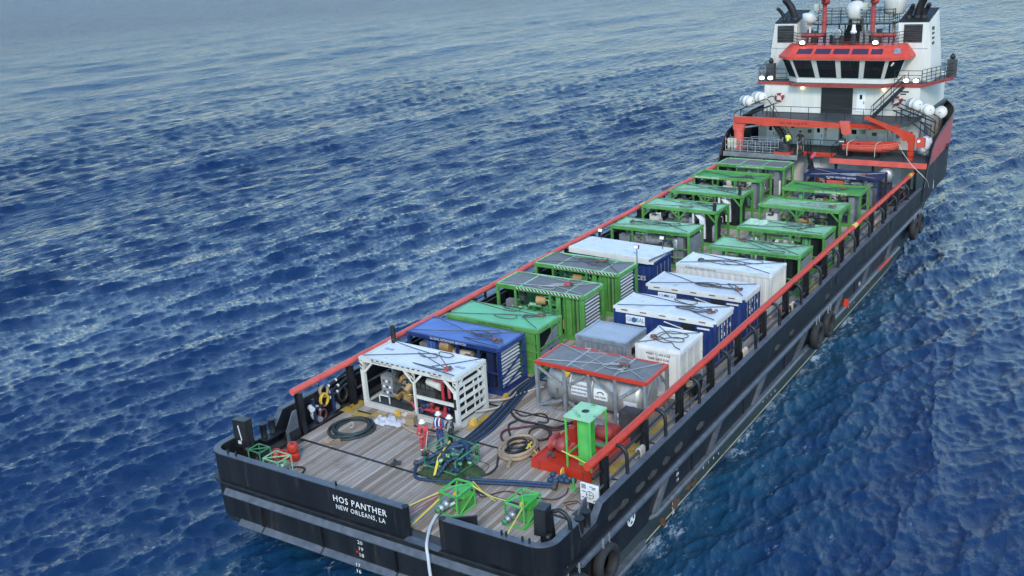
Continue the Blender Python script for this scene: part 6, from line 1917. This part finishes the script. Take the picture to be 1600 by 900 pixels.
b = MB(); b.lathe([(.19, -.03), (.22, 0), (.19, .03)], (-.12, -.25, .25), 'x', 16); b.build('yellow_ring', 'yellow', st)
b = MB(); b.bar((.8, -.9, 0), (.8, -.9, .5), .06); b.box((.8, -.9, .03), (.25, .25, .04)); b.build('foot_post', 'green_bright', st)
for k in range(7):
    g = random.Random(60 + k)
b = MB(); g = random.Random(61)
for k in range(9):
    c = (g.uniform(-.5, .9), g.uniform(-1.0, -.3), g.uniform(.08, .35)); b.lathe([(0, -.13), (.11, -.1), (.13, 0), (.1, .12), (0, .13)], c, g.choice('xy'), 8)
tag(b.build('pipe_fittings', 'wrap_blue', None, (5.5, 7.1, 0)), 'blue wrapped couplings at the foot of the green stand', 'fittings', None, 'stuff')

# white sign board on its pedestal
sg = thing('sign_board', (7.79, 4.98, 0), 'white rounded sign board with diagrams near the starboard rail end', 'sign')
pts = []
for cx_, cz_, a0 in ((.36, .36, 0), (-.36, .36, 90), (-.36, -.36, 180), (.36, -.36, 270)):
    for a in (0, 30, 60, 90): pts.append((cx_ + .06 * math.cos(R(a0 + a)), .86 + cz_ + .06 * math.sin(R(a0 + a))))
b = MB(); b.prism(pts, 'y', 0, .05); b.build('board', 'sign_board', sg)
b = MB(); b.box((0, .08, .3), (.14, .08, .6)); b.build('post', 'black_steel', sg)
b = MB(); b.box((-.26, -.006, 1.13), (.2, .012, .2)); b.build('diagram', 'grey_machine', sg)
b = MB(); b.tube([(.02 + .17 * math.cos(a), -.006, .78 + .17 * math.sin(a)) for a in np.linspace(0, 2 * math.pi, 16, endpoint=False)], .012, 5, closed=True); b.bar((.02, -.006, .6), (.02, -.006, .95), .015); b.bar((-.15, -.006, .78), (.2, -.006, .78), .015); b.build('diagram', 'letter_black', sg)
for x, z, w in ((.2, 1.15, .2), (.2, 1.08, .14), (-.25, .9, .16), (.25, .55, .18), (-.3, .62, .12), (.05, 1.17, .08)):
    b = MB(); b.box((x, -.006, z), (w, .012, .03)); b.build('sign_line', 'letter_black', sg)
t = thing('deck_box', (8.0, 3.95, -.05), 'grey open topped steel box under the white sign', 'box')
for c, s in (((0, -.3, .3), (.7, .05, .6)), ((0, .3, .3), (.7, .05, .6)), ((-.35, 0, .3), (.05, .56, .6)), ((.35, 0, .3), (.05, .56, .6)), ((0, 0, .03), (.66, .56, .05))):
    b = MB(); b.box(c, s); b.build('side', 'galv', t)
b = MB(); b.tube(bend([(-.1, -.05, .1), (-.1, -.05, .5), (-.05, -.05, .62), (.02, -.05, .55)], 4), .04, 6); b.build('spout', 'stainless', t)

# yellow deck plates and feet round the white pumping skid
for k, (x, y, w, d) in enumerate(((-7.75, 7.55, .85, .5), (-6.75, 7.35, .85, .5), (-7.85, 8.3, .5, .8), (-5.9, 7.75, .9, .4), (-.95, 9.4, .3, 1.7), (7.1, 8.7, .6, 1.3), (7.05, 10.6, .6, 1.6), (7.05, 13.0, .55, 1.6), (7.3, 30.0, .5, 2.2), (7.3, 34.5, .5, 2.6), (7.35, 43.5, .5, 1.6))):
    b = MB(); b.box((0, 0, .012), (w, d, .024)); o = b.build('deck_plate', 'yellow_deck', ship, (x, y, .004))
for x, y, lab in ((-5.05, 8.1, 'yellow wedge stop at the aft edge of the white pumping skid'), (-1.05, 9.1, 'yellow wedge stop at the end of the white pumping skid'), (-1.2, 12.1, 'yellow wedge stop at the corner of the blue power pack')):
    b = MB(); b.prism([(-.16, 0), (.16, 0), (.12, .32), (-.02, .34)], 'y', -.12, .12); tag(b.build('wedge_stop', 'yellow', None, (x, y, .012)), lab, 'wedge', 'yellow wedge stops')
# crumpled sheets and carton
g = random.Random(9)
for x, y, w, d, lab in ((-4.75, 7.55, 1.2, .8, 'crumpled white sheet on deck in front of the white skid, the bigger one'), (-5.35, 7.3, .8, .7, 'smaller crumpled white sheet next to the bigger one')):
    b = MB(); rows = [[((i / 8 - .5) * w + g.uniform(-.04, .04), (j / 7 - .5) * d + g.uniform(-.04, .04), .02 + g.uniform(0, .26) * (0 < i < 8) * (0 < j < 7)) for i in range(9)] for j in range(8)]
    b.loft(rows, 0, True); tag(b.build('plastic_sheet', 'cloth_white', None, (x, y, .01)), lab, 'sheet')
b = MB(); b.box((0, 0, .22), (.45, .35, .42)); o = b.build('carton', 'cardboard', None, (-3.85, 7.75, .012), .3); tag(o, 'brown cardboard carton on deck by the white sheets', 'carton')
for s in (-1, 1):
    b = MB(); b.box((0, .2 * s, .44), (.44, .16, .012), (R(25 * s), 0, 0)); b.build('flap', 'cardboard', o)

# gear along the port bulwark
def hang(nm, x, y, z, R_, rad, mat, n, lab, axis_y=.25):
    t = MB()
    g = random.Random(int(y * 100 + z * 10))
    pts = []
    for k in range(int(n * 12)):
        a = 2 * math.pi * k / 12
        pts.append((x + .03 * (k / 12) + g.uniform(-.01, .01), y + R_ * .8 * math.cos(a), z + R_ * math.sin(a)))
    t.tube(pts, rad, 6); tag(t.build(nm, mat), lab, 'hose coil', 'hose coils hung on the port bulwark')


hang('hose_coil', -8.35, 6.5, 1.45, .33, .055, 'hose_tan', 3.5, 'brown hose coil hung highest on the port bulwark')
hang('hose_coil', -8.3, 6.4, 1.0, .32, .055, 'yellow', 3.3, 'bright yellow hose coil hung on the port bulwark')
hang('hose_coil', -8.3, 5.75, .55, .36, .06, 'canvas_grey', 2.6, 'grey hose coil hung low on the port bulwark')
hang('hose_coil', -8.25, 6.15, .3, .28, .06, 'hose_maroon', 2.6, 'dark brown hose coil under the yellow coil')
hang('hose_coil', -8.3, 7.7, .75, .38, .06, 'hose_black', 3.3, 'black hose coil at the forward end of the port gear')
for k, (y0, y1, z, mat, lab) in enumerate(((6.9, 8.4, 1.55, 'hose_black', 'upper black hose length with white bands along the port bulwark'), (7.0, 8.4, 1.2, 'hose_black', 'middle black hose length with white bands along the port bulwark'), (6.9, 8.2, .9, 'hose_blue', 'blue hose length along the port bulwark'))):
    t = thing('hose_length', (-8.32, y0, z), lab, 'hose')
    b = MB(); b.tube(bend([(0, 0, 0), (0, (y1 - y0) * .5, .12), (0, y1 - y0, .22), (.05, y1 - y0 + .15, 0), (.05, y1 - y0 + .15, -.5)], 4), .075, 8); b.build('hose_body', mat, t)
    b = MB(); b.cyl((0, -.12, -.02), (0, .0, 0), .085, 10); b.cyl((0, .45, .08), (0, .55, .1), .083, 10); b.build('white_band', 'letter_white', t)
for y, z, lab in ((4.75, .6, 'blue tarpaulin bag beside the port rail post'), (6.6, 1.95, 'small blue bag hung above the brown coil')):
    b = MB(); b.lathe([(0, -.3), (.2, -.28), (.27, -.05), (.24, .2), (.1, .3), (0, .32)], (-8.4, y, z), n=12); tag(b.build('bag', 'blue_bright'), lab, 'bag')
b = MB(); b.box((-8.2, 4.0, .22), (.5, .7, .5)); tag(b.build('deck_locker', 'black_steel'), 'black steel locker box in the port corner', 'locker')
for y, z, mat, lab in ((5.5, .95, 'letter_white', 'white and blue drum on the port bulwark'), (5.95, .2, 'galv', 'grey canister low by the port bulwark'), (7.2, .35, 'galv', 'grey canister beside the black coil')):
    b = MB(); b.cyl((-8.35, y, z), (-8.1, y - .1, z - .05), .15, 12); tag(b.build('canister', mat), lab, 'canister')
b = MB(); b.box((-8.15, 5.55, .75), (.12, .12, 1.3)); b.box((-8.2, 5.9, .8), (.1, .9, .1)); b.box((-8.15, 6.9, .75), (.12, .12, 1.3)); b.build('gear_rack', 'blue_dark', ship)

# starboard side gear between rail and bulwark
def mop(x, y, z, mat, lab):
    t = thing('rope_mop', (x, y, z), lab, 'rope mop', 'rope bundles hung over the starboard pipe'); g = random.Random(int(y * 7))
    for k in range(11):
        yy = -.3 + .06 * k
        b = MB(); b.tube(bend([(-.12, yy, -.35 - g.uniform(0, .1)), (-.1, yy, 0), (0, yy, .09), (.11, yy, -.02), (.14, yy + g.uniform(-.04, .04), -.5 - g.uniform(0, .35))], 4), .034, 6); b.build('strand', mat, t)


mop(7.95, 9.3, .86, 'canvas_grey', 'grey rope mop draped over the pipe nearest the stern')
mop(7.95, 21.3, .86, 'hose_cream', 'cream rope bundle on the pipe beside the blue containers')
mop(7.95, 28.9, .86, 'hose_cream', 'cream rope bundle beside the long white container')
for x, y, r_, l_, z, lab in ((7.0, 16.6, .58, .8, .6, 'big black hose reel beside the small white container'), (7.2, 56.0, .62, .9, .65, 'big black hose reel at the forward end of the starboard walkway')):
    t = thing('hose_reel', (x, y, 0), lab, 'hose reel', 'black hose reels on the starboard walkway')
    b = MB(); b.lathe([(.2, -l_ / 2), (r_, -l_ / 2), (r_, -l_ / 2 + .05), (r_ * .8, -l_ / 2 + .05), (r_ * .8, l_ / 2 - .05), (r_, l_ / 2 - .05), (r_, l_ / 2), (.2, l_ / 2)], (0, 0, z + .12), 'x', 24); b.build('drum', 'hose_black', t)
    for s in (-1, 1):
        b = MB(); b.prism([(-.35, 0), (.35, 0), (.05, z + .2), (-.05, z + .2)], 'x', (l_ / 2 + .04) * s - .02, (l_ / 2 + .04) * s + .02); b.build('stand', 'black_steel', t)
for x, y, lab in ((7.75, 27.6, 'red fire valve by the cream rope beside the white container'), (7.75, 46.6, 'red fire valve far forward by the starboard rail'), (-8.35, 8.7, 'red fire valve by the port gear')):
    t = thing('fire_valve', (x, y, 0), lab, 'fire valve', 'red fire valves')
    b = MB(); b.cyl((0, 0, 0), (0, 0, .75), .06, 8); b.build('riser', 'dark_machine', t)
    b = MB(); b.lathe([(0, -.12), (.12, -.1), (.14, .05), (.08, .14), (0, .16)], (0, 0, .85), n=10); b.build('valve_body', 'red', t)
    b = MB(); b.tube([(.0 + .14 * math.cos(a), .14 * math.sin(a), 1.05) for a in np.linspace(0, 6.28, 10, endpoint=False)], .025, 5, closed=True); b.cyl((0, 0, .9), (0, 0, 1.05), .02, 5); b.build('hand_wheel', 'red', t)
for x, y, z, mat, lab in ((7.5, 49.2, .35, 'hose_tan', 'tan sack forward by the starboard rail'), (7.6, 47.9, .35, 'hose_cream', 'pale sack forward by the starboard rail'), (7.35, 58.2, .4, 'hose_maroon', 'dark red bundle near the platform pillar')):
    b = MB(); g = random.Random(int(y)); rows = [[(x + .3 * math.cos(a) * math.sin(p) * g.uniform(.85, 1.1), y + .35 * math.sin(a) * math.sin(p) * g.uniform(.85, 1.1), z - .34 * math.cos(p)) for a in np.linspace(0, 2 * math.pi, 10, endpoint=False)] for p in np.linspace(.05, 3.09, 7)]
    b.loft(rows, 0, True, True); tag(b.build('sack', mat), lab, 'sack')
t = thing('steel_drum', (5.9, 58.0, 1.0), 'shiny round metal drum under the rescue boat platform', 'drum')
b = MB(); b.lathe([(0, -.3), (.55, -.3), (.58, -.25), (.58, .25), (.55, .3), (.2, .3), (.2, .2), (0, .2)], (0, 0, 1.0), 'y', 22); b.build('shell', 'stainless', t)
b = MB(); b.box((0, 0, -.3), (1.0, .6, 1.4)); b.build('support', 'dark_machine', t)
b = MB(); b.box((0, 0, 0), (.3, .05, .35)); o = b.build('notice_plate', 'hose_tan', None, (7.85, 14.6, 1.7), .2); tag(o, 'small tan plate fixed on a starboard rail post', 'plate')
b = MB(); b.cyl((0, .04, -1.7), (0, .04, .1), .02, 6); b.build('bracket', 'black_steel', o)

# tyre fenders on the hull
def tyre(x, y, z, rot, lab, R_=.62):
    t = thing('tyre_fender', (x, y, z), lab, 'tyre fender', 'tyre fenders hung on the hull', rot)
    b = MB(); rr = .26
    b.lathe([(R_ - rr * .2, -.2), (R_ + rr * .35, -.22), (R_ + rr * .75, -.15), (R_ + rr * .8, 0), (R_ + rr * .75, .15), (R_ + rr * .35, .22), (R_ - rr * .2, .2), (R_ - rr * .45, .1), (R_ - rr * .45, -.1), (R_ - rr * .2, -.2)], (0, 0, 0), 'x', 32); b.build('tyre', 'rubber', t)
    for s in (-1, 1):
        b = MB()
        for k in range(6):
            b.tube([(.02 + .04 * math.cos(a) * (k % 2) , .25 * s + .04 * math.cos(a) * ((k + 1) % 2), R_ + .1 + .09 * k + .06 * math.sin(a)) for a in np.linspace(0, 6.28, 8, endpoint=False)], .015, 4, closed=True)
        b.build('chain', 'galv', t)


tyre(9.16, 3.75, -1.2, 0, 'big tyre fender on the starboard quarter, the one facing the sea')
tyre(8.98, 1.55, -1.25, R(-28), 'tyre fender at the very corner of the stern')
tyre(9.36, 29.4, -1.05, 0, 'tyre fender amidships, the aft one of the pair'); tyre(9.36, 31.6, -1.1, 0, 'tyre fender amidships, the forward one of the pair')
tyre(9.3, 53.7, -1.1, 0, 'tyre fender near the bow, the aft one of the pair'); tyre(9.28, 55.6, -1.1, 0, 'tyre fender near the bow, the forward one of the pair')

# ------------------------------------------------------------------ gear on the fore decks
def raft(x, y, z, lab, ang=0):
    t = thing('life_raft', (x, y, z), lab, 'life raft', 'white life raft canisters', R(ang))
    b = MB(); b.lathe([(0, -.72), (.3, -.71), (.44, -.6), (.48, -.45), (.48, -.03), (.51, -.03), (.51, .03), (.48, .03), (.48, .45), (.44, .6), (.3, .71), (0, .72)], (0, 0, 0), 'y', 24); b.build('canister', 'white', t)
    for yy in (-.35, .35):
        b = MB(); b.lathe([(.485, -.03), (.49, .03)], (0, yy, 0), 'y', 24); b.build('band', 'grey_machine', t)
    b = MB(); b.box((0, -.73, .1), (.1, .02, .06)); b.build('plate', 'dark_machine', t)


raft(-7.65, 62.1, 7.05, 'life raft canister on the port cradle, the outer one', 60); raft(-6.55, 62.2, 7.4, 'life raft canister on the port cradle, the inner one', 60)
raft(6.75, 62.4, 7.15, 'life raft canister on the starboard cradle beside the house', 55); raft(7.8, 62.5, 6.75, 'middle life raft canister on the starboard cradle', 35); raft(8.5, 64.6, 6.2, 'smallest looking life raft canister, outermost to starboard', 5)
for x, lab in ((-5.3, 'red ring lifebuoy on the house wall by the port cradle'), (5.05, 'red ring lifebuoy on the house wall by the starboard stairs')):
    t = thing('lifebuoy', (x, 63.86, 7.18), lab, 'lifebuoy', 'ring lifebuoys on the upper house')
    b = MB(); b.tube([(.32 * math.cos(a), 0, .32 * math.sin(a)) for a in np.linspace(0, 2 * math.pi, 24, endpoint=False)], .095, 8, closed=True); b.build('ring', 'red_dull', t)
    for k in range(4):
        a0 = R(45 + 90 * k); b = MB(); b.tube([(.32 * math.cos(a0 + e), 0, .32 * math.sin(a0 + e)) for e in (-.12, 0, .12)], .102, 8); b.build('band', 'letter_white', t)
    b = MB(); b.box((.4, 0, .1), (.14, .12, .22)); b.build('light', 'red_dull', t)
    b = MB(); b.box((0, .06, 0), (.5, .02, .5)); b.build('back_plate', 'white_clean', t)

# rescue boat
rb = thing('rescue_boat', (4.0, 60.35, 3.3), 'bright red orange open rescue boat strapped on its cradle', 'boat')
b = MB(); rows = []; inner = []
for s in np.linspace(0, 1, 15):
    x = -2.2 + 4.5 * s; f = 1 - max(0, (s - .55) / .45) ** 2.2
    w = .82 * max(.04, f); keel = .02 + .45 * max(0, (s - .6) / .4) ** 2; sheer = .78 + .25 * s ** 2
    rows.append([(x, -w, sheer), (x + .02, -w * 1.02, sheer - .22), (x, -w * .92, keel + .32), (x, -w * .55, keel + .12), (x, 0, keel), (x, w * .55, keel + .12), (x, w * .92, keel + .32), (x + .02, w * 1.02, sheer - .22), (x, w, sheer)])
    inner.append([(x, -w * .98, sheer), (x, -w * .72, sheer - .02), (x, -w * .68, keel + .3 if s < .7 else sheer - .06), (x, w * .68, keel + .3 if s < .7 else sheer - .06), (x, w * .72, sheer - .02), (x, w * .98, sheer)])
b.loft(rows, 0, True); b.face(rows[0]); b.build('hull', 'orange_boat', rb)
b = MB(); b.loft(inner, 0, False); b.build('inside', 'red', rb)
for sd_ in (-1, 1):
    b = MB(); b.tube([(p[0][0], p[0][1] * -sd_, p[0][2] - .05) for p in rows], .07, 7); b.build('fender', 'orange_boat', rb)
for x in (-1.2, .0): 
    b = MB(); b.box((x, 0, .62), (.35, 1.3, .08)); b.build('thwart', 'red_dull', rb)
for x in (-1.75, .55):
    b = MB(); b.tube(bend([(x, -.88, -.15), (x, -.87, .6), (x + .05, -.7, .95), (x + .2, 0, 1.0), (x + .1, .8, .9)], 4), .035, 5); b.build('strap', 'hose_cream', rb)
ob = MB(); ob.box((-2.42, 0, .85), (.5, .45, .5), (0, R(-8), 0)); om = ob.build('outboard', 'dark_machine', rb)
b = MB(); b.box((-2.45, 0, .3), (.22, .18, .9)); b.build('leg', 'black_steel', om)
b = MB(); b.box((-2.42, -.23, .9), (.4, .012, .08)); b.build('stripe', 'letter_white', om)
for x in (-1.7, .6):
    b = MB(); b.prism([(-.5, -.34), (.5, -.34), (.62, .12), (.2, .02), (-.2, .02), (-.62, .12)], 'x', x - .09, x + .09); b.build('cradle', 'black_steel', rb)
hose('tag_line', [(6.3, 60.0, 4.25), (7.0, 58.9, 3.7), (8.0, 58.0, 2.9), (8.85, 57.8, 2.2), (9.05, 58.6, 1.6), (9.08, 59.2, 1.0)], .03, 'hose_cream', 'pale line running from the rescue boat over the starboard side', 'rope')
# pipe basket, drums, dark hose heap, white bundle
bk = thing('pipe_basket', (-8.6, 59.35, 2.95), 'grey tubular steel basket with tangled lines on the port fore deck', 'basket')
for z in (.1, .55, 1.05):
    for y in (0, 1.15):
        b = MB(); b.cyl((0, y, z), (4.9, y, z), .032, 6); b.build('rail', 'galv', bk)
    for x in (0, 4.9):
        b = MB(); b.cyl((x, 0, z), (x, 1.15, z), .032, 6); b.build('rail', 'galv', bk)
for k in range(8):
    for y in (0, 1.15):
        b = MB(); b.cyl((.7 * k, y, 0), (.7 * k, y, 1.07 + (.2 if k in (0, 7) else 0)), .032, 6); b.build('upright', 'galv', bk)
b = MB(); g = random.Random(71)
for k in range(24):
    p = Vector((g.uniform(1.2, 4.2), g.uniform(.2, .9), g.uniform(.2, .8))); b.tube(bend([p, p + Vector((g.uniform(-.4, .4), g.uniform(-.2, .2), .2)), p + Vector((g.uniform(-.6, .6), g.uniform(-.2, .2), -.1))], 3), .025, 5)
b.build('tangled_line', 'grey_machine', bk, kind='stuff')
for x, y, lab in ((-8.55, 60.0, 'pale cream drum on the port fore deck, outermost of three'), (-8.25, 60.05, 'pale cream drum on the port fore deck, middle of three'), (-7.93, 59.95, 'pale cream drum on the port fore deck, innermost of three')):
    b = MB(); b.lathe([(0, 0), (.14, 0), (.15, .3), (.16, .32), (.15, .34), (.15, .75), (.16, .78), (.15, .8), (.15, .98), (.12, 1.05), (0, 1.05)], (0, 0, 0), n=16); tag(b.build('plastic_drum', 'cooler_cream', None, (x, y, 2.955)), lab, 'drum', 'cream drums in the basket')
hh = thing('hose_heap', (-3.35, 59.7, 2.95), 'dark heap of coiled hose on an orange tray below the yellow shirt', 'hose heap')
b = MB(); b.box((0, 0, .1), (1.5, .9, .2)); b.build('tray', 'orange', hh)
for k in range(7):
    b = MB(); rr = .55 - .03 * k; b.tube([(rr * math.cos(a) * 1.15, .75 * rr * math.sin(a), .28 + .1 * k + .03 * math.sin(a * 2 + k)) for a in np.linspace(0, 2 * math.pi, 20, endpoint=False)], .09, 7, closed=True); b.build('hose_turn', 'hose_black', hh)
b = MB(); g = random.Random(33)
wb = thing('bag_bundle', (8.15, 61.6, 2.95), 'bundle of white plastic sacks behind the red davit', 'sacks')
for k in range(5):
    b = MB(); c = (g.uniform(-.35, .25), g.uniform(-.3, .4), .4 + .3 * k * .8)
    rows = [[(c[0] + .45 * math.cos(a) * math.sin(p) * g.uniform(.8, 1.1), c[1] + .45 * math.sin(a) * math.sin(p) * g.uniform(.8, 1.1), c[2] - .38 * math.cos(p)) for a in np.linspace(0, 2 * math.pi, 11, endpoint=False)] for p in np.linspace(.05, 3.09, 7)]
    b.loft(rows, 0, True, True); b.build('sack', 'cloth_white', wb)
railing('railing', [(-6.9, 61.2, 2.95), (-4.2, 61.2, 2.95)], 1.05, ship, 'galv')
b = MB(); b.tube([(-1.95, 59.25, 2.95), (-1.95, 59.25, 4.05), (-1.95, 60.9, 4.05), (-1.95, 60.9, 2.95)], .035, 6); b.build('railing', 'galv', ship)
g = random.Random(77)
for k in range(14):
    x = g.uniform(-1.4, .9); y = g.uniform(58.6, 61.5); h = g.uniform(.5, 1.5)
    b = MB(); b.lathe([(0, 0), (.14, 0), (.16, h * .5), (.1, h), (0, h)], (x, y, 0), n=8); b.build('deck_fitting', g.choice(['dark_machine', 'red_dull', 'grey_machine', 'hose_maroon', 'white', 'black_steel']), ship)
